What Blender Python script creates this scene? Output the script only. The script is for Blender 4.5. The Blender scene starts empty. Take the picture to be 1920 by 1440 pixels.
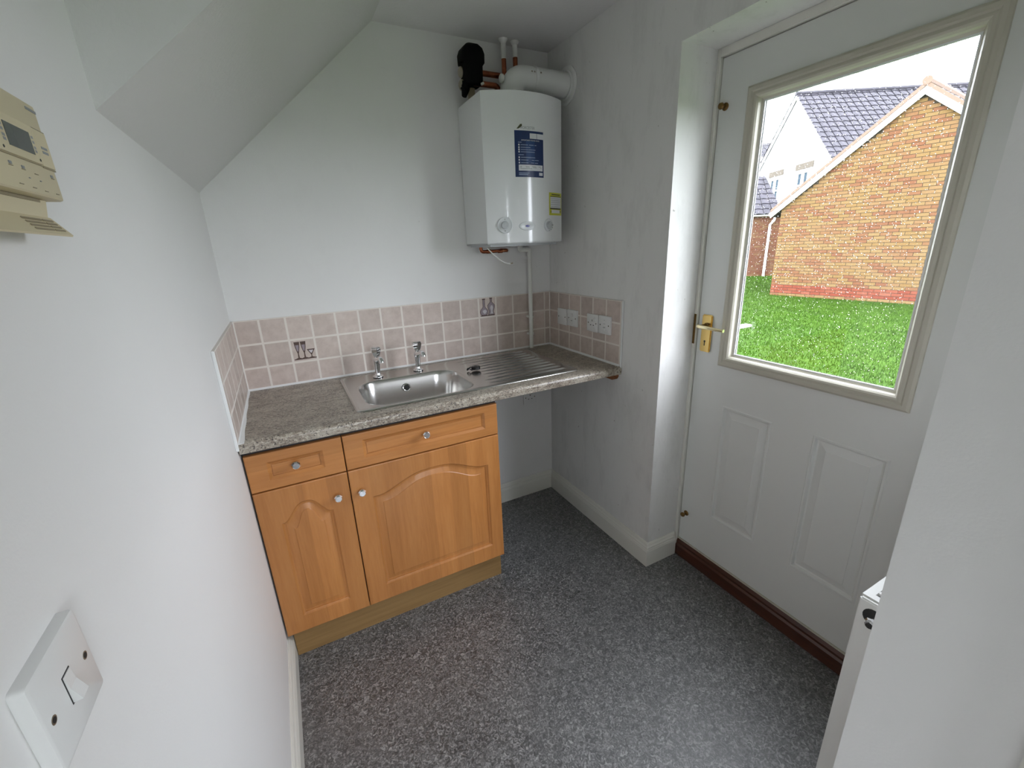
import bpy, bmesh, math, random
from mathutils import Vector, Matrix
random.seed(7)
S = bpy.context.scene
COL = S.collection

# ------------------------------------------------------------------ camera
CAM = (0.2105, -2.1054, 1.4993)
yaw, pit, rol = 0.4703, -0.3120, -0.0398
fw = Vector((math.sin(yaw)*math.cos(pit), math.cos(yaw)*math.cos(pit), math.sin(pit)))
rt0 = Vector((math.cos(yaw), -math.sin(yaw), 0)); up0 = rt0.cross(fw)
rt = rt0*math.cos(rol) + up0*math.sin(rol)
up = -rt0*math.sin(rol) + up0*math.cos(rol)
cd = bpy.data.cameras.new('camera'); cam = bpy.data.objects.new('camera', cd); COL.objects.link(cam)
cd.sensor_width = 36.0; cd.sensor_fit = 'HORIZONTAL'; cd.lens = 814.48/1920*36.0
cd.clip_start = 0.01; cd.clip_end = 300
cam.matrix_world = Matrix(((rt.x, up.x, -fw.x, CAM[0]), (rt.y, up.y, -fw.y, CAM[1]), (rt.z, up.z, -fw.z, CAM[2]), (0, 0, 0, 1)))
S.camera = cam

# ------------------------------------------------------------------ sky, daylight portals, exposure
wd = bpy.data.worlds.new('overcast_sky'); S.world = wd; wd.use_nodes = True
bg = wd.node_tree.nodes['Background']
bg.inputs[0].default_value = (0.875, 0.915, 1.0, 1); bg.inputs[1].default_value = 5.0
S.view_settings.view_transform = 'Standard'; S.view_settings.look = 'None'
S.view_settings.gamma = 1.0; S.view_settings.use_curve_mapping = False
S.view_settings.exposure = 1.85
def portal(name, loc, rot, sx, sy):
    l = bpy.data.lights.new(name, 'AREA'); l.shape = 'RECTANGLE'; l.size = sx; l.size_y = sy
    o = bpy.data.objects.new(name, l); COL.objects.link(o); o.location = loc; o.rotation_euler = rot
    l.cycles.is_portal = True
portal('daylight_portal_door', (1.80, -1.287, 1.48), (0, math.pi/2, 0), 0.95, 0.60)
portal('daylight_portal_rear', (0.75, -3.77, 1.1), (math.pi/2, 0, 0), 1.3, 2.1)

# ------------------------------------------------------------------ constants
W, H, ZT = 1.544, 2.368, 0.939          # room width, ceiling, worktop top
YR = -0.8405                            # reveal edge of the door opening
XN, YN = 0.85, -1.913                   # nib wall beside the camera
YB = -3.6                               # far end of the space behind the camera
ORG = {}

# ------------------------------------------------------------------ materials
MATS = {}
def mat(name, col=(0.8,0.8,0.8), rough=0.5, metal=0.0, spec=0.5, coat=0.0):
    m = bpy.data.materials.new(name); m.use_nodes = True
    b = m.node_tree.nodes['Principled BSDF']
    b.inputs['Base Color'].default_value = (*col, 1); b.inputs['Roughness'].default_value = rough
    b.inputs['Metallic'].default_value = metal; b.inputs['Specular IOR Level'].default_value = spec
    b.inputs['Coat Weight'].default_value = coat
    MATS[name] = m
    return m
def N(m, t, **kw):
    n = m.node_tree.nodes.new(t)
    for k, v in kw.items():
        if k in n.inputs: n.inputs[k].default_value = v
        else: setattr(n, k, v)
    return n
def L(m, a, b): m.node_tree.links.new(a, b)
def B(m): return m.node_tree.nodes['Principled BSDF']
def coords(m, scale=(1,1,1), kind='Object', rot=(0,0,0)):
    tc = N(m, 'ShaderNodeTexCoord'); mp = N(m, 'ShaderNodeMapping')
    mp.inputs['Scale'].default_value = scale; mp.inputs['Rotation'].default_value = rot
    L(m, tc.outputs[kind], mp.inputs['Vector']); return mp.outputs['Vector']
def noise(m, vec, scale, detail=4.0, rough=0.5, dist=0.0):
    n = N(m, 'ShaderNodeTexNoise'); n.inputs['Scale'].default_value = scale
    n.inputs['Detail'].default_value = detail; n.inputs['Roughness'].default_value = rough
    n.inputs['Distortion'].default_value = dist
    L(m, vec, n.inputs['Vector']); return n.outputs['Fac']
def ramp(m, fac, stops):
    r = N(m, 'ShaderNodeValToRGB'); e = r.color_ramp.elements
    while len(e) < len(stops): e.new(0.5)
    for i, (p, c) in enumerate(stops): e[i].position = p; e[i].color = (*c, 1)
    L(m, fac, r.inputs['Fac']); return r.outputs['Color']
def mix(m, fac, a, b, mode='MIX'):
    x = N(m, 'ShaderNodeMix', data_type='RGBA', blend_type=mode)
    for s, v in ((x.inputs['Factor'], fac), (x.inputs['A'], a), (x.inputs['B'], b)):
        if hasattr(v, 'links'): L(m, v, s)
        elif isinstance(v, (int, float)): s.default_value = v
        else: s.default_value = (*v, 1)
    return x.outputs['Result']
def bump(m, h, strength=0.2, dist=0.002):
    b = N(m, 'ShaderNodeBump'); b.inputs['Strength'].default_value = strength; b.inputs['Distance'].default_value = dist
    L(m, h, b.inputs['Height']); L(m, b.outputs['Normal'], B(m).inputs['Normal'])
def setcol(m, c): L(m, c, B(m).inputs['Base Color'])

m = mat('wall_paint', (0.80,0.80,0.775), 0.55, spec=0.3)
v = coords(m); bump(m, noise(m, v, 260, 3), 0.25, 0.001)
setcol(m, mix(m, noise(m, v, 2.2, 3), (0.785,0.775,0.76), (0.832,0.822,0.806)))
m = mat('wall_paint_marked', (0.80,0.80,0.775), 0.55, spec=0.3)
v = coords(m); bump(m, noise(m, v, 260, 3), 0.25, 0.001)
base = mix(m, noise(m, v, 2.2, 3), (0.785,0.775,0.76), (0.832,0.822,0.806))
mk1 = ramp(m, noise(m, v, 24, 2, 0.5), [(0.77,(0,0,0)), (0.81,(0.6,0.6,0.6))])
sm = ramp(m, noise(m, coords(m, (1,1,0.8)), 7, 5, 0.7), [(0.55,(0,0,0)), (0.9,(0.14,0.14,0.14))])
setcol(m, mix(m, mk1, mix(m, sm, base, (0.55,0.53,0.50)), (0.33,0.31,0.29)))
# right hand wall: same paint with grey scuffs and grime
m = mat('wall_paint_scuffed', (0.8,0.8,0.77), 0.55, spec=0.3)
v = coords(m); v2 = coords(m, (1.0, 1.0, 0.35))
base = mix(m, noise(m, v, 2.2, 3), (0.755,0.745,0.725), (0.82,0.812,0.79))
sc = ramp(m, noise(m, v2, 14, 6, 0.7), [(0.50,(0,0,0)), (0.80,(1,1,1))])
fn = mix(m, 0.22, base, mix(m, sc, base, (0.30,0.29,0.27)))
spots = ramp(m, noise(m, v, 38, 2, 0.5), [(0.74,(0,0,0)), (0.78,(1,1,1))])
setcol(m, mix(m, spots, fn, (0.42,0.40,0.37))); bump(m, noise(m, v, 260, 3), 0.25, 0.001)
m = mat('ceiling_paint', (0.76,0.75,0.735), 0.75, spec=0.2)
v = coords(m, (1, 1.6, 1)); bump(m, noise(m, v, 60, 5, 0.6, 0.6), 0.5, 0.003)
m = mat('gloss_paint', (0.78,0.765,0.70), 0.28)
bump(m, noise(m, coords(m), 60, 2), 0.05, 0.001)
mat('door_paint', (0.74,0.745,0.72), 0.38)
bump(MATS['door_paint'], noise(MATS['door_paint'], coords(MATS['door_paint'], (6,6,1)), 90, 4), 0.06, 0.001)
mat('bead_paint', (0.54,0.51,0.43), 0.45)
m = mat('vinyl_floor', (0.15,0.15,0.15), 0.46, spec=1.0, coat=0.25)
B(m).inputs['Coat Roughness'].default_value = 0.42
v = coords(m)
n1 = noise(m, v, 78, 4, 0.6, 1.8); n2 = noise(m, v, 9, 3, 0.5)
c = ramp(m, n1, [(0.34,(0.012,0.012,0.013)), (0.46,(0.075,0.075,0.077)), (0.56,(0.20,0.199,0.197)), (0.68,(0.46,0.455,0.445))])
ns = noise(m, v, 40, 2, 0.5, 3.0)
strand = ramp(m, ns, [(0.485,(0,0,0)), (0.5,(1,1,1)), (0.515,(0,0,0))])
strand = mix(m, ramp(m, noise(m, v, 17, 2), [(0.52,(0,0,0)), (0.60,(1,1,1))]), (0,0,0), strand)
c = mix(m, strand, c, (0.36,0.36,0.35))
setcol(m, mix(m, 0.22, c, ramp(m, n2, [(0.3,(0.09,0.09,0.093)), (0.7,(0.18,0.178,0.175))])))
bump(m, noise(m, v, 420, 3), 0.35, 0.0012)
m = mat('tile', (0.6,0.5,0.44), 0.33)
oi = N(m, 'ShaderNodeObjectInfo'); v = coords(m)
addv = N(m, 'ShaderNodeVectorMath', operation='ADD'); L(m, v, addv.inputs[0]); L(m, oi.outputs['Location'], addv.inputs[1])
c0 = ramp(m, noise(m, addv.outputs[0], 26, 5, 0.65), [(0.25,(0.50,0.405,0.355)), (0.55,(0.60,0.50,0.445)), (0.8,(0.66,0.565,0.51))])
hs = N(m, 'ShaderNodeHueSaturation'); L(m, c0, hs.inputs['Color'])
mr = N(m, 'ShaderNodeMapRange'); mr.inputs['To Min'].default_value = 0.90; mr.inputs['To Max'].default_value = 1.08
L(m, oi.outputs['Random'], mr.inputs['Value']); L(m, mr.outputs['Result'], hs.inputs['Value']); setcol(m, hs.outputs['Color'])
bump(m, noise(m, addv.outputs[0], 40, 3), 0.08, 0.001)
mat('grout', (0.80,0.74,0.68), 0.85, spec=0.1)
mat('print_brown', (0.075,0.035,0.025), 0.35); mat('print_mauve', (0.30,0.24,0.27), 0.35); mat('print_pale', (0.60,0.56,0.58), 0.35)
mat('sealant', (0.84,0.84,0.83), 0.35)
def wood(name, c1, c2, c3, sc, rough=0.40, coat=0.15):
    m = mat(name, c2, rough, coat=coat); B(m).inputs['Coat Roughness'].default_value = 0.25
    v = coords(m, sc)
    a = noise(m, v, 1.0, 6, 0.6, 0.6); b_ = noise(m, coords(m, tuple(s*5 for s in sc)), 1.0, 3, 0.6)
    c = ramp(m, a, [(0.25, c1), (0.5, c2), (0.78, c3)])
    c = mix(m, 0.22, c, ramp(m, b_, [(0.35, c1), (0.65, c3)]))
    if name.startswith('maple'):                 # glued staves of slightly different tone
        sp = N(m, 'ShaderNodeSeparateXYZ'); L(m, coords(m, (13,13,13)), sp.inputs[0])
        fl0 = N(m, 'ShaderNodeMath', operation='FLOOR'); L(m, sp.outputs['X' if 'vertical' in name else 'Z'], fl0.inputs[0])
        wn = N(m, 'ShaderNodeTexWhiteNoise', noise_dimensions='1D'); L(m, fl0.outputs[0], wn.inputs['W'])
        mr2 = N(m, 'ShaderNodeMapRange'); mr2.inputs['To Min'].default_value = 0.86; mr2.inputs['To Max'].default_value = 1.10; L(m, wn.outputs['Value'], mr2.inputs['Value'])
        hv = N(m, 'ShaderNodeHueSaturation'); L(m, c, hv.inputs['Color']); L(m, mr2.outputs['Result'], hv.inputs['Value']); c = hv.outputs['Color']
    setcol(m, c)
    bump(m, b_, 0.04, 0.0005); return m
wood('maple_vertical', (0.40,0.150,0.036), (0.50,0.202,0.054), (0.57,0.250,0.074), (26,26,2.2))
wood('maple_horizontal', (0.40,0.150,0.036), (0.50,0.202,0.054), (0.57,0.250,0.074), (2.2,26,26))
wood('oak_plinth', (0.20,0.110,0.036), (0.27,0.158,0.056), (0.33,0.20,0.076), (2.0,40,55), 0.5, 0.0)
wood('mahogany', (0.035,0.009,0.005), (0.062,0.016,0.008), (0.11,0.030,0.013), (40,3,40), 0.35, 0.3)
wood('batten_wood', (0.20,0.07,0.03), (0.27,0.10,0.04), (0.33,0.13,0.05), (40,3,40), 0.6, 0.0)
mat('cabinet_side', (0.035,0.03,0.03), 0.6)
m = mat('laminate_granite', (0.32,0.28,0.23), 0.30, spec=0.5)
v = coords(m, (0.8, 1.6, 1.6))
n1 = noise(m, v, 110, 4, 0.75, 0.6); n2 = noise(m, v, 14, 6, 0.65, 0.8); n3 = noise(m, coords(m), 160, 3, 0.7)
c = ramp(m, n2, [(0.30,(0.15,0.115,0.09)), (0.5,(0.30,0.25,0.20)), (0.68,(0.47,0.43,0.36))])
c = mix(m, ramp(m, n1, [(0.50,(0,0,0)), (0.62,(1,1,1))]), c, (0.58,0.53,0.44))
c = mix(m, ramp(m, n3, [(0.57,(0,0,0)), (0.62,(1,1,1))]), c, (0.05,0.043,0.04))
setcol(m, c)
m = mat('stainless', (0.60,0.59,0.57), 0.22, 1.0)
v = coords(m, (2, 90, 90)); bump(m, noise(m, v, 6, 2), 0.05, 0.0004)
mat('chrome', (0.82,0.83,0.85), 0.07, 1.0)
mat('brass', (0.62,0.44,0.16), 0.25, 1.0); mat('brass_dark', (0.20,0.12,0.045), 0.35, 1.0)
mat('brass_pale', (0.75,0.66,0.42), 0.25, 1.0)
m = mat('copper', (0.55,0.20,0.10), 0.35, 1.0)
setcol(m, ramp(m, noise(m, coords(m), 30, 4), [(0.3,(0.13,0.035,0.02)), (0.6,(0.36,0.12,0.06)), (0.8,(0.48,0.24,0.13))]))
mat('black_plastic', (0.002,0.002,0.002), 0.7, spec=0.1); mat('black_rubber', (0.010,0.010,0.010), 0.35)
mat('boiler_white', (0.82,0.83,0.83), 0.16, spec=0.5, coat=0.3); mat('boiler_grey', (0.50,0.52,0.53), 0.3)
mat('boiler_pale', (0.74,0.76,0.77), 0.25)
mat('flue_white', (0.78,0.785,0.76), 0.35); mat('pipe_white', (0.76,0.755,0.71), 0.4)
mat('label_blue', (0.010,0.030,0.115), 0.3); mat('label_bluer', (0.012,0.055,0.19), 0.3); mat('label_white', (0.76,0.77,0.80), 0.35)
mat('label_yellow', (0.62,0.62,0.05), 0.35); mat('label_dark', (0.07,0.075,0.03), 0.35); mat('ink_grey', (0.26,0.27,0.28), 0.4)
mat('ink_pale', (0.30,0.38,0.55), 0.4); mat('oval_blue', (0.02,0.02,0.24), 0.25)
mat('switch_white', (0.78,0.775,0.76), 0.30); mat('socket_hole', (0.02,0.02,0.02), 0.6); mat('screw_metal', (0.35,0.31,0.24), 0.4, 0.8)
mat('cream_plastic', (0.66,0.58,0.385), 0.45); mat('cream_dark', (0.30,0.25,0.16), 0.5); mat('lcd', (0.075,0.085,0.08), 0.25)
mat('radiator_white', (0.82,0.82,0.79), 0.3)
mat('upvc_white', (0.80,0.81,0.82), 0.35)
# glass
m = bpy.data.materials.new('pane_glass'); m.use_nodes = True; MATS['pane_glass'] = m
nt = m.node_tree; nt.nodes.clear()
o = nt.nodes.new('ShaderNodeOutputMaterial'); t = nt.nodes.new('ShaderNodeBsdfTransparent'); g = nt.nodes.new('ShaderNodeBsdfGlossy')
t.inputs['Color'].default_value = (0.95,0.955,0.955,1); g.inputs['Roughness'].default_value = 0.02
mx = nt.nodes.new('ShaderNodeMixShader'); mx.inputs[0].default_value = 0.06
nt.links.new(t.outputs[0], mx.inputs[1]); nt.links.new(g.outputs[0], mx.inputs[2]); nt.links.new(mx.outputs[0], o.inputs['Surface'])
m = mat('rain_water', (1,1,1), 0.0); B(m).inputs['Transmission Weight'].default_value = 1.0; B(m).inputs['IOR'].default_value = 1.33
mat('far_glass', (0.028,0.046,0.060), 0.5, spec=0.05)
# outdoors
m = mat('grass', (0.10,0.22,0.02), 0.8, spec=0.04)
v = coords(m, kind='Object')
setcol(m, ramp(m, noise(m, v, 2.4, 6, 0.7), [(0.3,(0.017,0.043,0.0028)), (0.55,(0.025,0.057,0.0045)), (0.75,(0.038,0.070,0.008))]))
def brickmat(name, stops):
    m = mat(name, stops[1][1], 0.9, spec=0.05)
    oi = N(m, 'ShaderNodeObjectInfo'); at = N(m, 'ShaderNodeAttribute', attribute_name='tint'); 
    ad = N(m, 'ShaderNodeMath', operation='ADD'); L(m, oi.outputs['Random'], ad.inputs[0]); L(m, at.outputs['Fac'], ad.inputs[1])
    fr = N(m, 'ShaderNodeMath', operation='FRACT'); L(m, ad.outputs[0], fr.inputs[0])
    c = ramp(m, fr.outputs[0], stops)
    v = coords(m); setcol(m, mix(m, 0.5, c, mix(m, noise(m, v, 22, 4, 0.7), (0.32,0.30,0.28), (0.66,0.66,0.66)), 'SOFT_LIGHT'))
    bump(m, noise(m, v, 60, 3), 0.3, 0.004)
brickmat('brick_buff', [(0.0,(0.122,0.074,0.028)), (0.4,(0.134,0.088,0.040)), (0.72,(0.122,0.064,0.031)), (1.0,(0.107,0.047,0.025))])
brickmat('brick_red', [(0.0,(0.115,0.030,0.018)), (0.5,(0.13,0.038,0.022)), (1.0,(0.145,0.055,0.034))])
brickmat('brick_brown', [(0.0,(0.105,0.048,0.028)), (0.5,(0.092,0.036,0.020)), (1.0,(0.12,0.070,0.035))])
mat('mortar', (0.040,0.031,0.022), 0.9, spec=0.1)
m = mat('slate_tile', (0.085,0.080,0.095), 0.7, spec=0.25)
setcol(m, ramp(m, noise(m, coords(m), 3.5, 5, 0.7), [(0.3,(0.015,0.0135,0.018)), (0.6,(0.030,0.027,0.035)), (0.8,(0.055,0.045,0.045))]))
mat('verge_cement', (0.13,0.085,0.06), 0.9); mat('barge_white', (0.78,0.79,0.80), 0.4)
mat('render_white', (0.80,0.80,0.78), 0.8); mat('lintel_cream', (0.095,0.082,0.066), 0.9, spec=0.05)

# ------------------------------------------------------------------ mesh helpers (everything in world metres unless a thing is rotated)
def box(bm, x0, x1, y0, y1, z0, z1, bev=0.0, seg=2):
    x0, x1 = min(x0,x1), max(x0,x1); y0, y1 = min(y0,y1), max(y0,y1); z0, z1 = min(z0,z1), max(z0,z1)
    v = [bm.verts.new((x,y,z)) for x in (x0,x1) for y in (y0,y1) for z in (z0,z1)]
    fs = [bm.faces.new([v[i] for i in q]) for q in ((0,1,3,2),(4,6,7,5),(0,4,5,1),(2,3,7,6),(0,2,6,4),(1,5,7,3))]
    if bev:
        es = list({e for f in fs for e in f.edges})
        bmesh.ops.bevel(bm, geom=es, offset=bev, segments=seg, affect='EDGES')
    return fs
def prism(bm, pts, axis, a, b):
    def P(p, t):
        return {'x': (t,p[0],p[1]), 'y': (p[0],t,p[1]), 'z': (p[0],p[1],t)}[axis]
    A = [bm.verts.new(P(p,a)) for p in pts]; Bv = [bm.verts.new(P(p,b)) for p in pts]
    n = len(pts); bm.faces.new(A); bm.faces.new(list(reversed(Bv)))
    for i in range(n): bm.faces.new((A[i], Bv[i], Bv[(i+1)%n], A[(i+1)%n]))
def bridge(bm, loops, cap0=False, cap1=False, closed=True):
    vs = [[bm.verts.new(p) for p in lp] for lp in loops]; n = len(vs[0])
    for a, b in zip(vs, vs[1:]):
        for i in range(n if closed else n-1): bm.faces.new((a[i], a[(i+1)%n], b[(i+1)%n], b[i]))
    if cap0: bm.faces.new(list(reversed(vs[0])))
    if cap1: bm.faces.new(vs[-1])
    return vs
def frame_of(d):
    d = Vector(d).normalized(); a = Vector((0,0,1)) if abs(d.z) < 0.9 else Vector((1,0,0))
    u = d.cross(a).normalized(); return d, u, d.cross(u)
def lathe(bm, c, d, prof, seg=20):
    d, u, w = frame_of(d); c = Vector(c); lp = []
    for r, h in prof:
        lp.append([c + d*h + (u*math.cos(2*math.pi*i/seg) + w*math.sin(2*math.pi*i/seg))*max(r,1e-5) for i in range(seg)])
    bridge(bm, lp, True, True)
def tube(bm, path, r, seg=12, cap=True):
    path = [Vector(p) for p in path]; lp = []; pu = None
    for i, p in enumerate(path):
        d = (path[min(i+1,len(path)-1)] - path[max(i-1,0)]).normalized()
        if pu is None: _, u, w = frame_of(d)
        else:
            u = (pu - d*pu.dot(d)).normalized(); w = d.cross(u)
        pu = u; rr = r[i] if isinstance(r, (list,tuple)) else r
        lp.append([p + (u*math.cos(2*math.pi*k/seg) + w*math.sin(2*math.pi*k/seg))*rr for k in range(seg)])
    bridge(bm, lp, cap, cap)
def arc_path(p0, corner, p1, r, n=6):
    c = Vector(corner); a = (Vector(p0)-c).normalized(); b = (Vector(p1)-c).normalized()
    ctr = c + (a+b)*r; out = [Vector(p0)]
    for i in range(n+1):
        t = i/n*math.pi/2
        out.append(ctr - b*r*math.cos(t) - a*r*math.sin(t))
    out.append(Vector(p1)); return out
def rrect(x0, x1, y0, y1, z, r, n=6):
    out = []
    for cx, cy, a0 in ((x1-r,y1-r,0),(x0+r,y1-r,90),(x0+r,y0+r,180),(x1-r,y0+r,270)):
        for i in range(n+1):
            t = math.radians(a0+90*i/n); out.append((cx+r*math.cos(t), cy+r*math.sin(t), z))
    return out
def rect_loops(u0, u1, v0, v1, steps, P):
    """nested rectangle loops; steps = [(inset, depth)]"""
    return [[P(u0+i,v0+i,d), P(u1-i,v0+i,d), P(u1-i,v1-i,d), P(u0+i,v1-i,d)] for i, d in steps]

def finish(bm, name, smooth=False, ang=40):
    bmesh.ops.recalc_face_normals(bm, faces=bm.faces[:])
    me = bpy.data.meshes.new(name)
    bm.to_mesh(me); bm.free()
    if smooth:
        me.polygons.foreach_set('use_smooth', [True]*len(me.polygons)); me.set_sharp_from_angle(angle=math.radians(ang))
    return me
def wpos(o): return ORG.get(o.name, Vector((0,0,0)))
def mk(name, bm, material, parent=None, smooth=False, ang=40, local=False, kind=None, label=None):
    me = finish(bm, name, smooth, ang)
    me.materials.append(MATS[material] if isinstance(material, str) else material)
    o = bpy.data.objects.new(name, me); COL.objects.link(o)
    if local:                                   # vertices are already in the parent's frame
        org = Vector((0,0,0)); loc = org
    else:
        co = [v.co for v in me.vertices]
        lo = Vector((min(c.x for c in co), min(c.y for c in co), min(c.z for c in co))); hi = Vector((max(c.x for c in co), max(c.y for c in co), max(c.z for c in co)))
        org = Vector(((lo.x+hi.x)/2, (lo.y+hi.y)/2, lo.z))
        me.transform(Matrix.Translation(-org)); ORG[o.name] = org
        loc = org - (wpos(parent) if parent else Vector((0,0,0)))
    o.location = loc
    if parent: o.parent = parent
    if kind: o['kind'] = kind
    if label: o['label'] = label
    return o
def tag(o, label, cat, group=None):
    o['label'] = label; o['category'] = cat
    if group: o['group'] = group
    return o
def thing(name, label, cat, loc=(0,0,0), rotz=0.0, group=None, kind=None):
    o = bpy.data.objects.new(name, None); COL.objects.link(o); o.empty_display_size = 0.05
    o.location = loc; o.rotation_euler = (0,0,rotz); ORG[o.name] = Vector(loc)
    if cat: tag(o, label, cat, group)
    if kind:
        o['kind'] = kind
        if label: o['label'] = label
    return o
def struct(name, bm, material, label=None, **kw):
    o = mk(name, bm, material, **kw); o['kind'] = 'structure'
    if label: o['label'] = label
    return o
def nb(): return bmesh.new()

# ================================================================== ROOM SHELL
bm = nb(); box(bm, -0.12, 1.86, YB-0.15, 0.15, -0.12, 0.0); floor = struct('floor', bm, 'vinyl_floor', 'grey marbled sheet vinyl floor')
bm = nb(); box(bm, -0.15, 0.0, YB-0.15, 0.15, -0.10, H+0.12); wall_left = struct('wall_left', bm, 'wall_paint', 'plain white painted wall beside the cabinet')
bm = nb(); box(bm, 0.0, 1.86, 0.0, 0.15, -0.10, H+0.12); wall_back = struct('wall_back', bm, 'wall_paint_marked', 'white painted wall behind the sink and boiler')
YD0, YD1 = YR, -1.7305                           # door opening along y
bm = nb()
box(bm, W, 1.86, YR, 0.0, -0.1, H+0.12)
box(bm, W, 1.86, YB-0.15, YD1, -0.1, H+0.12)
box(bm, W, 1.86, YD1, YR, 2.1235, H+0.12)
wall_right = struct('wall_right', bm, 'wall_paint_scuffed', 'scuffed white wall with the glazed door')
bm = nb(); box(bm, XN, W, YN-0.33, YN, 0.0, H); wall_front = struct('wall_front', bm, 'wall_paint', 'white wall stub in front of the radiator')
bm = nb()
WX0, WX1, WZ0, WZ1 = 0.36, 1.04, 0.20, 2.05
box(bm, 0.0, WX0, YB-0.15, YB, 0, H); box(bm, WX1, W, YB-0.15, YB, 0, H)
box(bm, WX0, WX1, YB-0.15, YB, 0, WZ0); box(bm, WX0, WX1, YB-0.15, YB, WZ1, H)
struct('wall_rear', bm, 'wall_paint', 'white wall with a window behind the viewer')
bm = nb(); box(bm, -0.15, 1.86, YB-0.15, 0.15, H, H+0.12); struct('ceiling', bm, 'ceiling_paint', 'white textured ceiling')
YS = -1.108
bm = nb(); prism(bm, [(0.0,1.725),(0.7144,H),(0.0,H)], 'y', YS, 0.0)
struct('ceiling_slope', bm, 'ceiling_paint', 'sloping boxed-in underside of the stairs')
# rear window
w1 = thing('window_1', 'white framed window behind the viewer', None, ((WX0+WX1)/2, YB-0.08, WZ0), kind='structure')
for a in ((WX0, WX0+0.06, WZ0, WZ1), (WX1-0.06, WX1, WZ0, WZ1), (WX0+0.06, WX1-0.06, WZ0, WZ0+0.06), (WX0+0.06, WX1-0.06, WZ1-0.06, WZ1), ((WX0+WX1)/2-0.03, (WX0+WX1)/2+0.03, WZ0+0.06, WZ1-0.06)):
    bm = nb(); box(bm, a[0], a[1], YB-0.11, YB-0.05, a[2], a[3], 0.004); mk('window_frame', bm, 'upvc_white', w1)
for a in ((WX0+0.06, (WX0+WX1)/2-0.03), ((WX0+WX1)/2+0.03, WX1-0.06)):
    bm = nb(); box(bm, a[0], a[1], YB-0.085, YB-0.079, WZ0+0.06, WZ1-0.06); mk('pane', bm, 'pane_glass', w1)
# door casing on the stub wall
bm = nb(); box(bm, XN-0.014, XN, -2.13, -2.066, 0.0, H, 0.004); struct('trim_1', bm, 'gloss_paint', 'white casing strip up the wall stub')

# skirting boards
SK = [(0,0),(0.018,0),(0.018,0.080),(0.0165,0.084),(0.0165,0.088),(0.014,0.094),(0.014,0.099),(0.010,0.106),(0.008,0.113),(0.004,0.119),(0,0.119)]
def skirting(name, path, label):
    """path: list of (point, normal into room) with mitred corners"""
    bm = nb(); lp = []
    for (x, y), (nx, ny) in path:
        lp.append([(x+nx*t, y+ny*t, z) for t, z in SK])
    bridge(bm, lp, True, True); return struct(name, bm, 'gloss_paint', label)
skirting('baseboard_back', [((0.912,0),(0,-1)), ((W,0),(-1,-1))], 'moulded white skirting under the worktop')
skirting('baseboard_right', [((W,0),(-1,-1)), ((W,YR),(-1,-1)), ((1.716,YR),(0,-1))], 'moulded white skirting running to the door reveal')
skirting('baseboard_left', [((0,-0.50),(1,0)), ((0,YB),(1,0))], 'moulded white skirting along the left wall')

# ================================================================== DOOR
XD = 1.735
door = thing('door_1', 'white half-glazed back door with two moulded lower panels', None, (XD, -1.2855, 0.0), kind='structure')
DY0, DY1, DZ0, DZ1 = -0.8575, -1.7135, 0.0935, 2.0935
# frame
bm = nb(); box(bm, 1.722, 1.83, YR, DY0+0.003, 0.0, 2.1235, 0.0015, 1); mk('door_frame', bm, 'gloss_paint', door)
bm = nb(); box(bm, 1.722, 1.83, DY1-0.003, YD1, 0.0, 2.1235, 0.0015, 1); mk('door_frame', bm, 'gloss_paint', door)
bm = nb(); box(bm, 1.722, 1.83, DY1-0.003, DY0+0.003, DZ1+0.003, 2.1235, 0.0015, 1); mk('door_frame', bm, 'gloss_paint', door)
bm = nb(); box(bm, 1.775, 1.83, DY0+0.003, DY0-0.010, DZ0, DZ1+0.003); box(bm, 1.775, 1.83, DY1-0.003, DY1+0.010, DZ0, DZ1+0.003); box(bm, 1.775, 1.83, DY1+0.010, DY0-0.010, DZ1-0.010, DZ1+0.003)
mk('door_stop', bm, 'mahogany', door)
bm = nb(); prism(bm, [(1.7205,0.0),(1.7205,0.052),(1.7265,0.060),(1.7265,0.070),(1.733,0.0855),(1.86,0.0855),(1.86,0.0)], 'y', YR+0.0, YD1)
mk('threshold', bm, 'mahogany', door, label='dark brown wooden threshold')
bm = nb(); box(bm, 1.731, 1.775, YR-0.004, YD1+0.004, 0.0855, 0.0925); mk('weather_strip', bm, 'bead_paint', door)
# leaf: frame members around the glazing hole and two panel holes
G = (-0.985, -1.588, 1.010, 1.962)       # glazing hole y0,y1,z0,z1
P1 = (-1.013, -1.222, 0.297, 0.833); P2 = (-1.367, -1.588, 0.297, 0.840)
X1 = XD+0.044
bm = nb()
def bx(y0,y1,z0,z1): box(bm, XD, X1, y0, y1, z0, z1)
bx(DY0, G[0], DZ0, DZ1); bx(G[1], DY1, DZ0, DZ1)
bx(G[0], G[1], G[3], DZ1); bx(G[0], G[1], 0.84, G[2]); bx(G[0], G[1], DZ0, 0.297)
bx(G[0], P1[0], 0.297, 0.84); bx(P1[0], P1[1], 0.833, 0.84); bx(P1[1], P2[0], 0.297, 0.84)
leaf = mk('door_leaf', bm, 'door_paint', door)
for y0, y1, z0, z1 in (P1, P2):
    bm = nb()
    lp = rect_loops(-y0, -y1, z0, z1, [(0,0),(0.003,-0.0025),(0.009,-0.0025),(0.014,0.0065),(0.019,0.0075),(0.045,0.0015),(0.046,0.0)], lambda u,v,d: (XD+d, -u, v))
    bridge(bm, lp, False, True)
    lp = rect_loops(-y0, -y1, z0, z1, [(0,0),(0,0.02)], lambda u,v,d: (XD+d, -u, v)); bridge(bm, lp, False, True)
    mk('door_panel', bm, 'door_paint', door)
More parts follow.
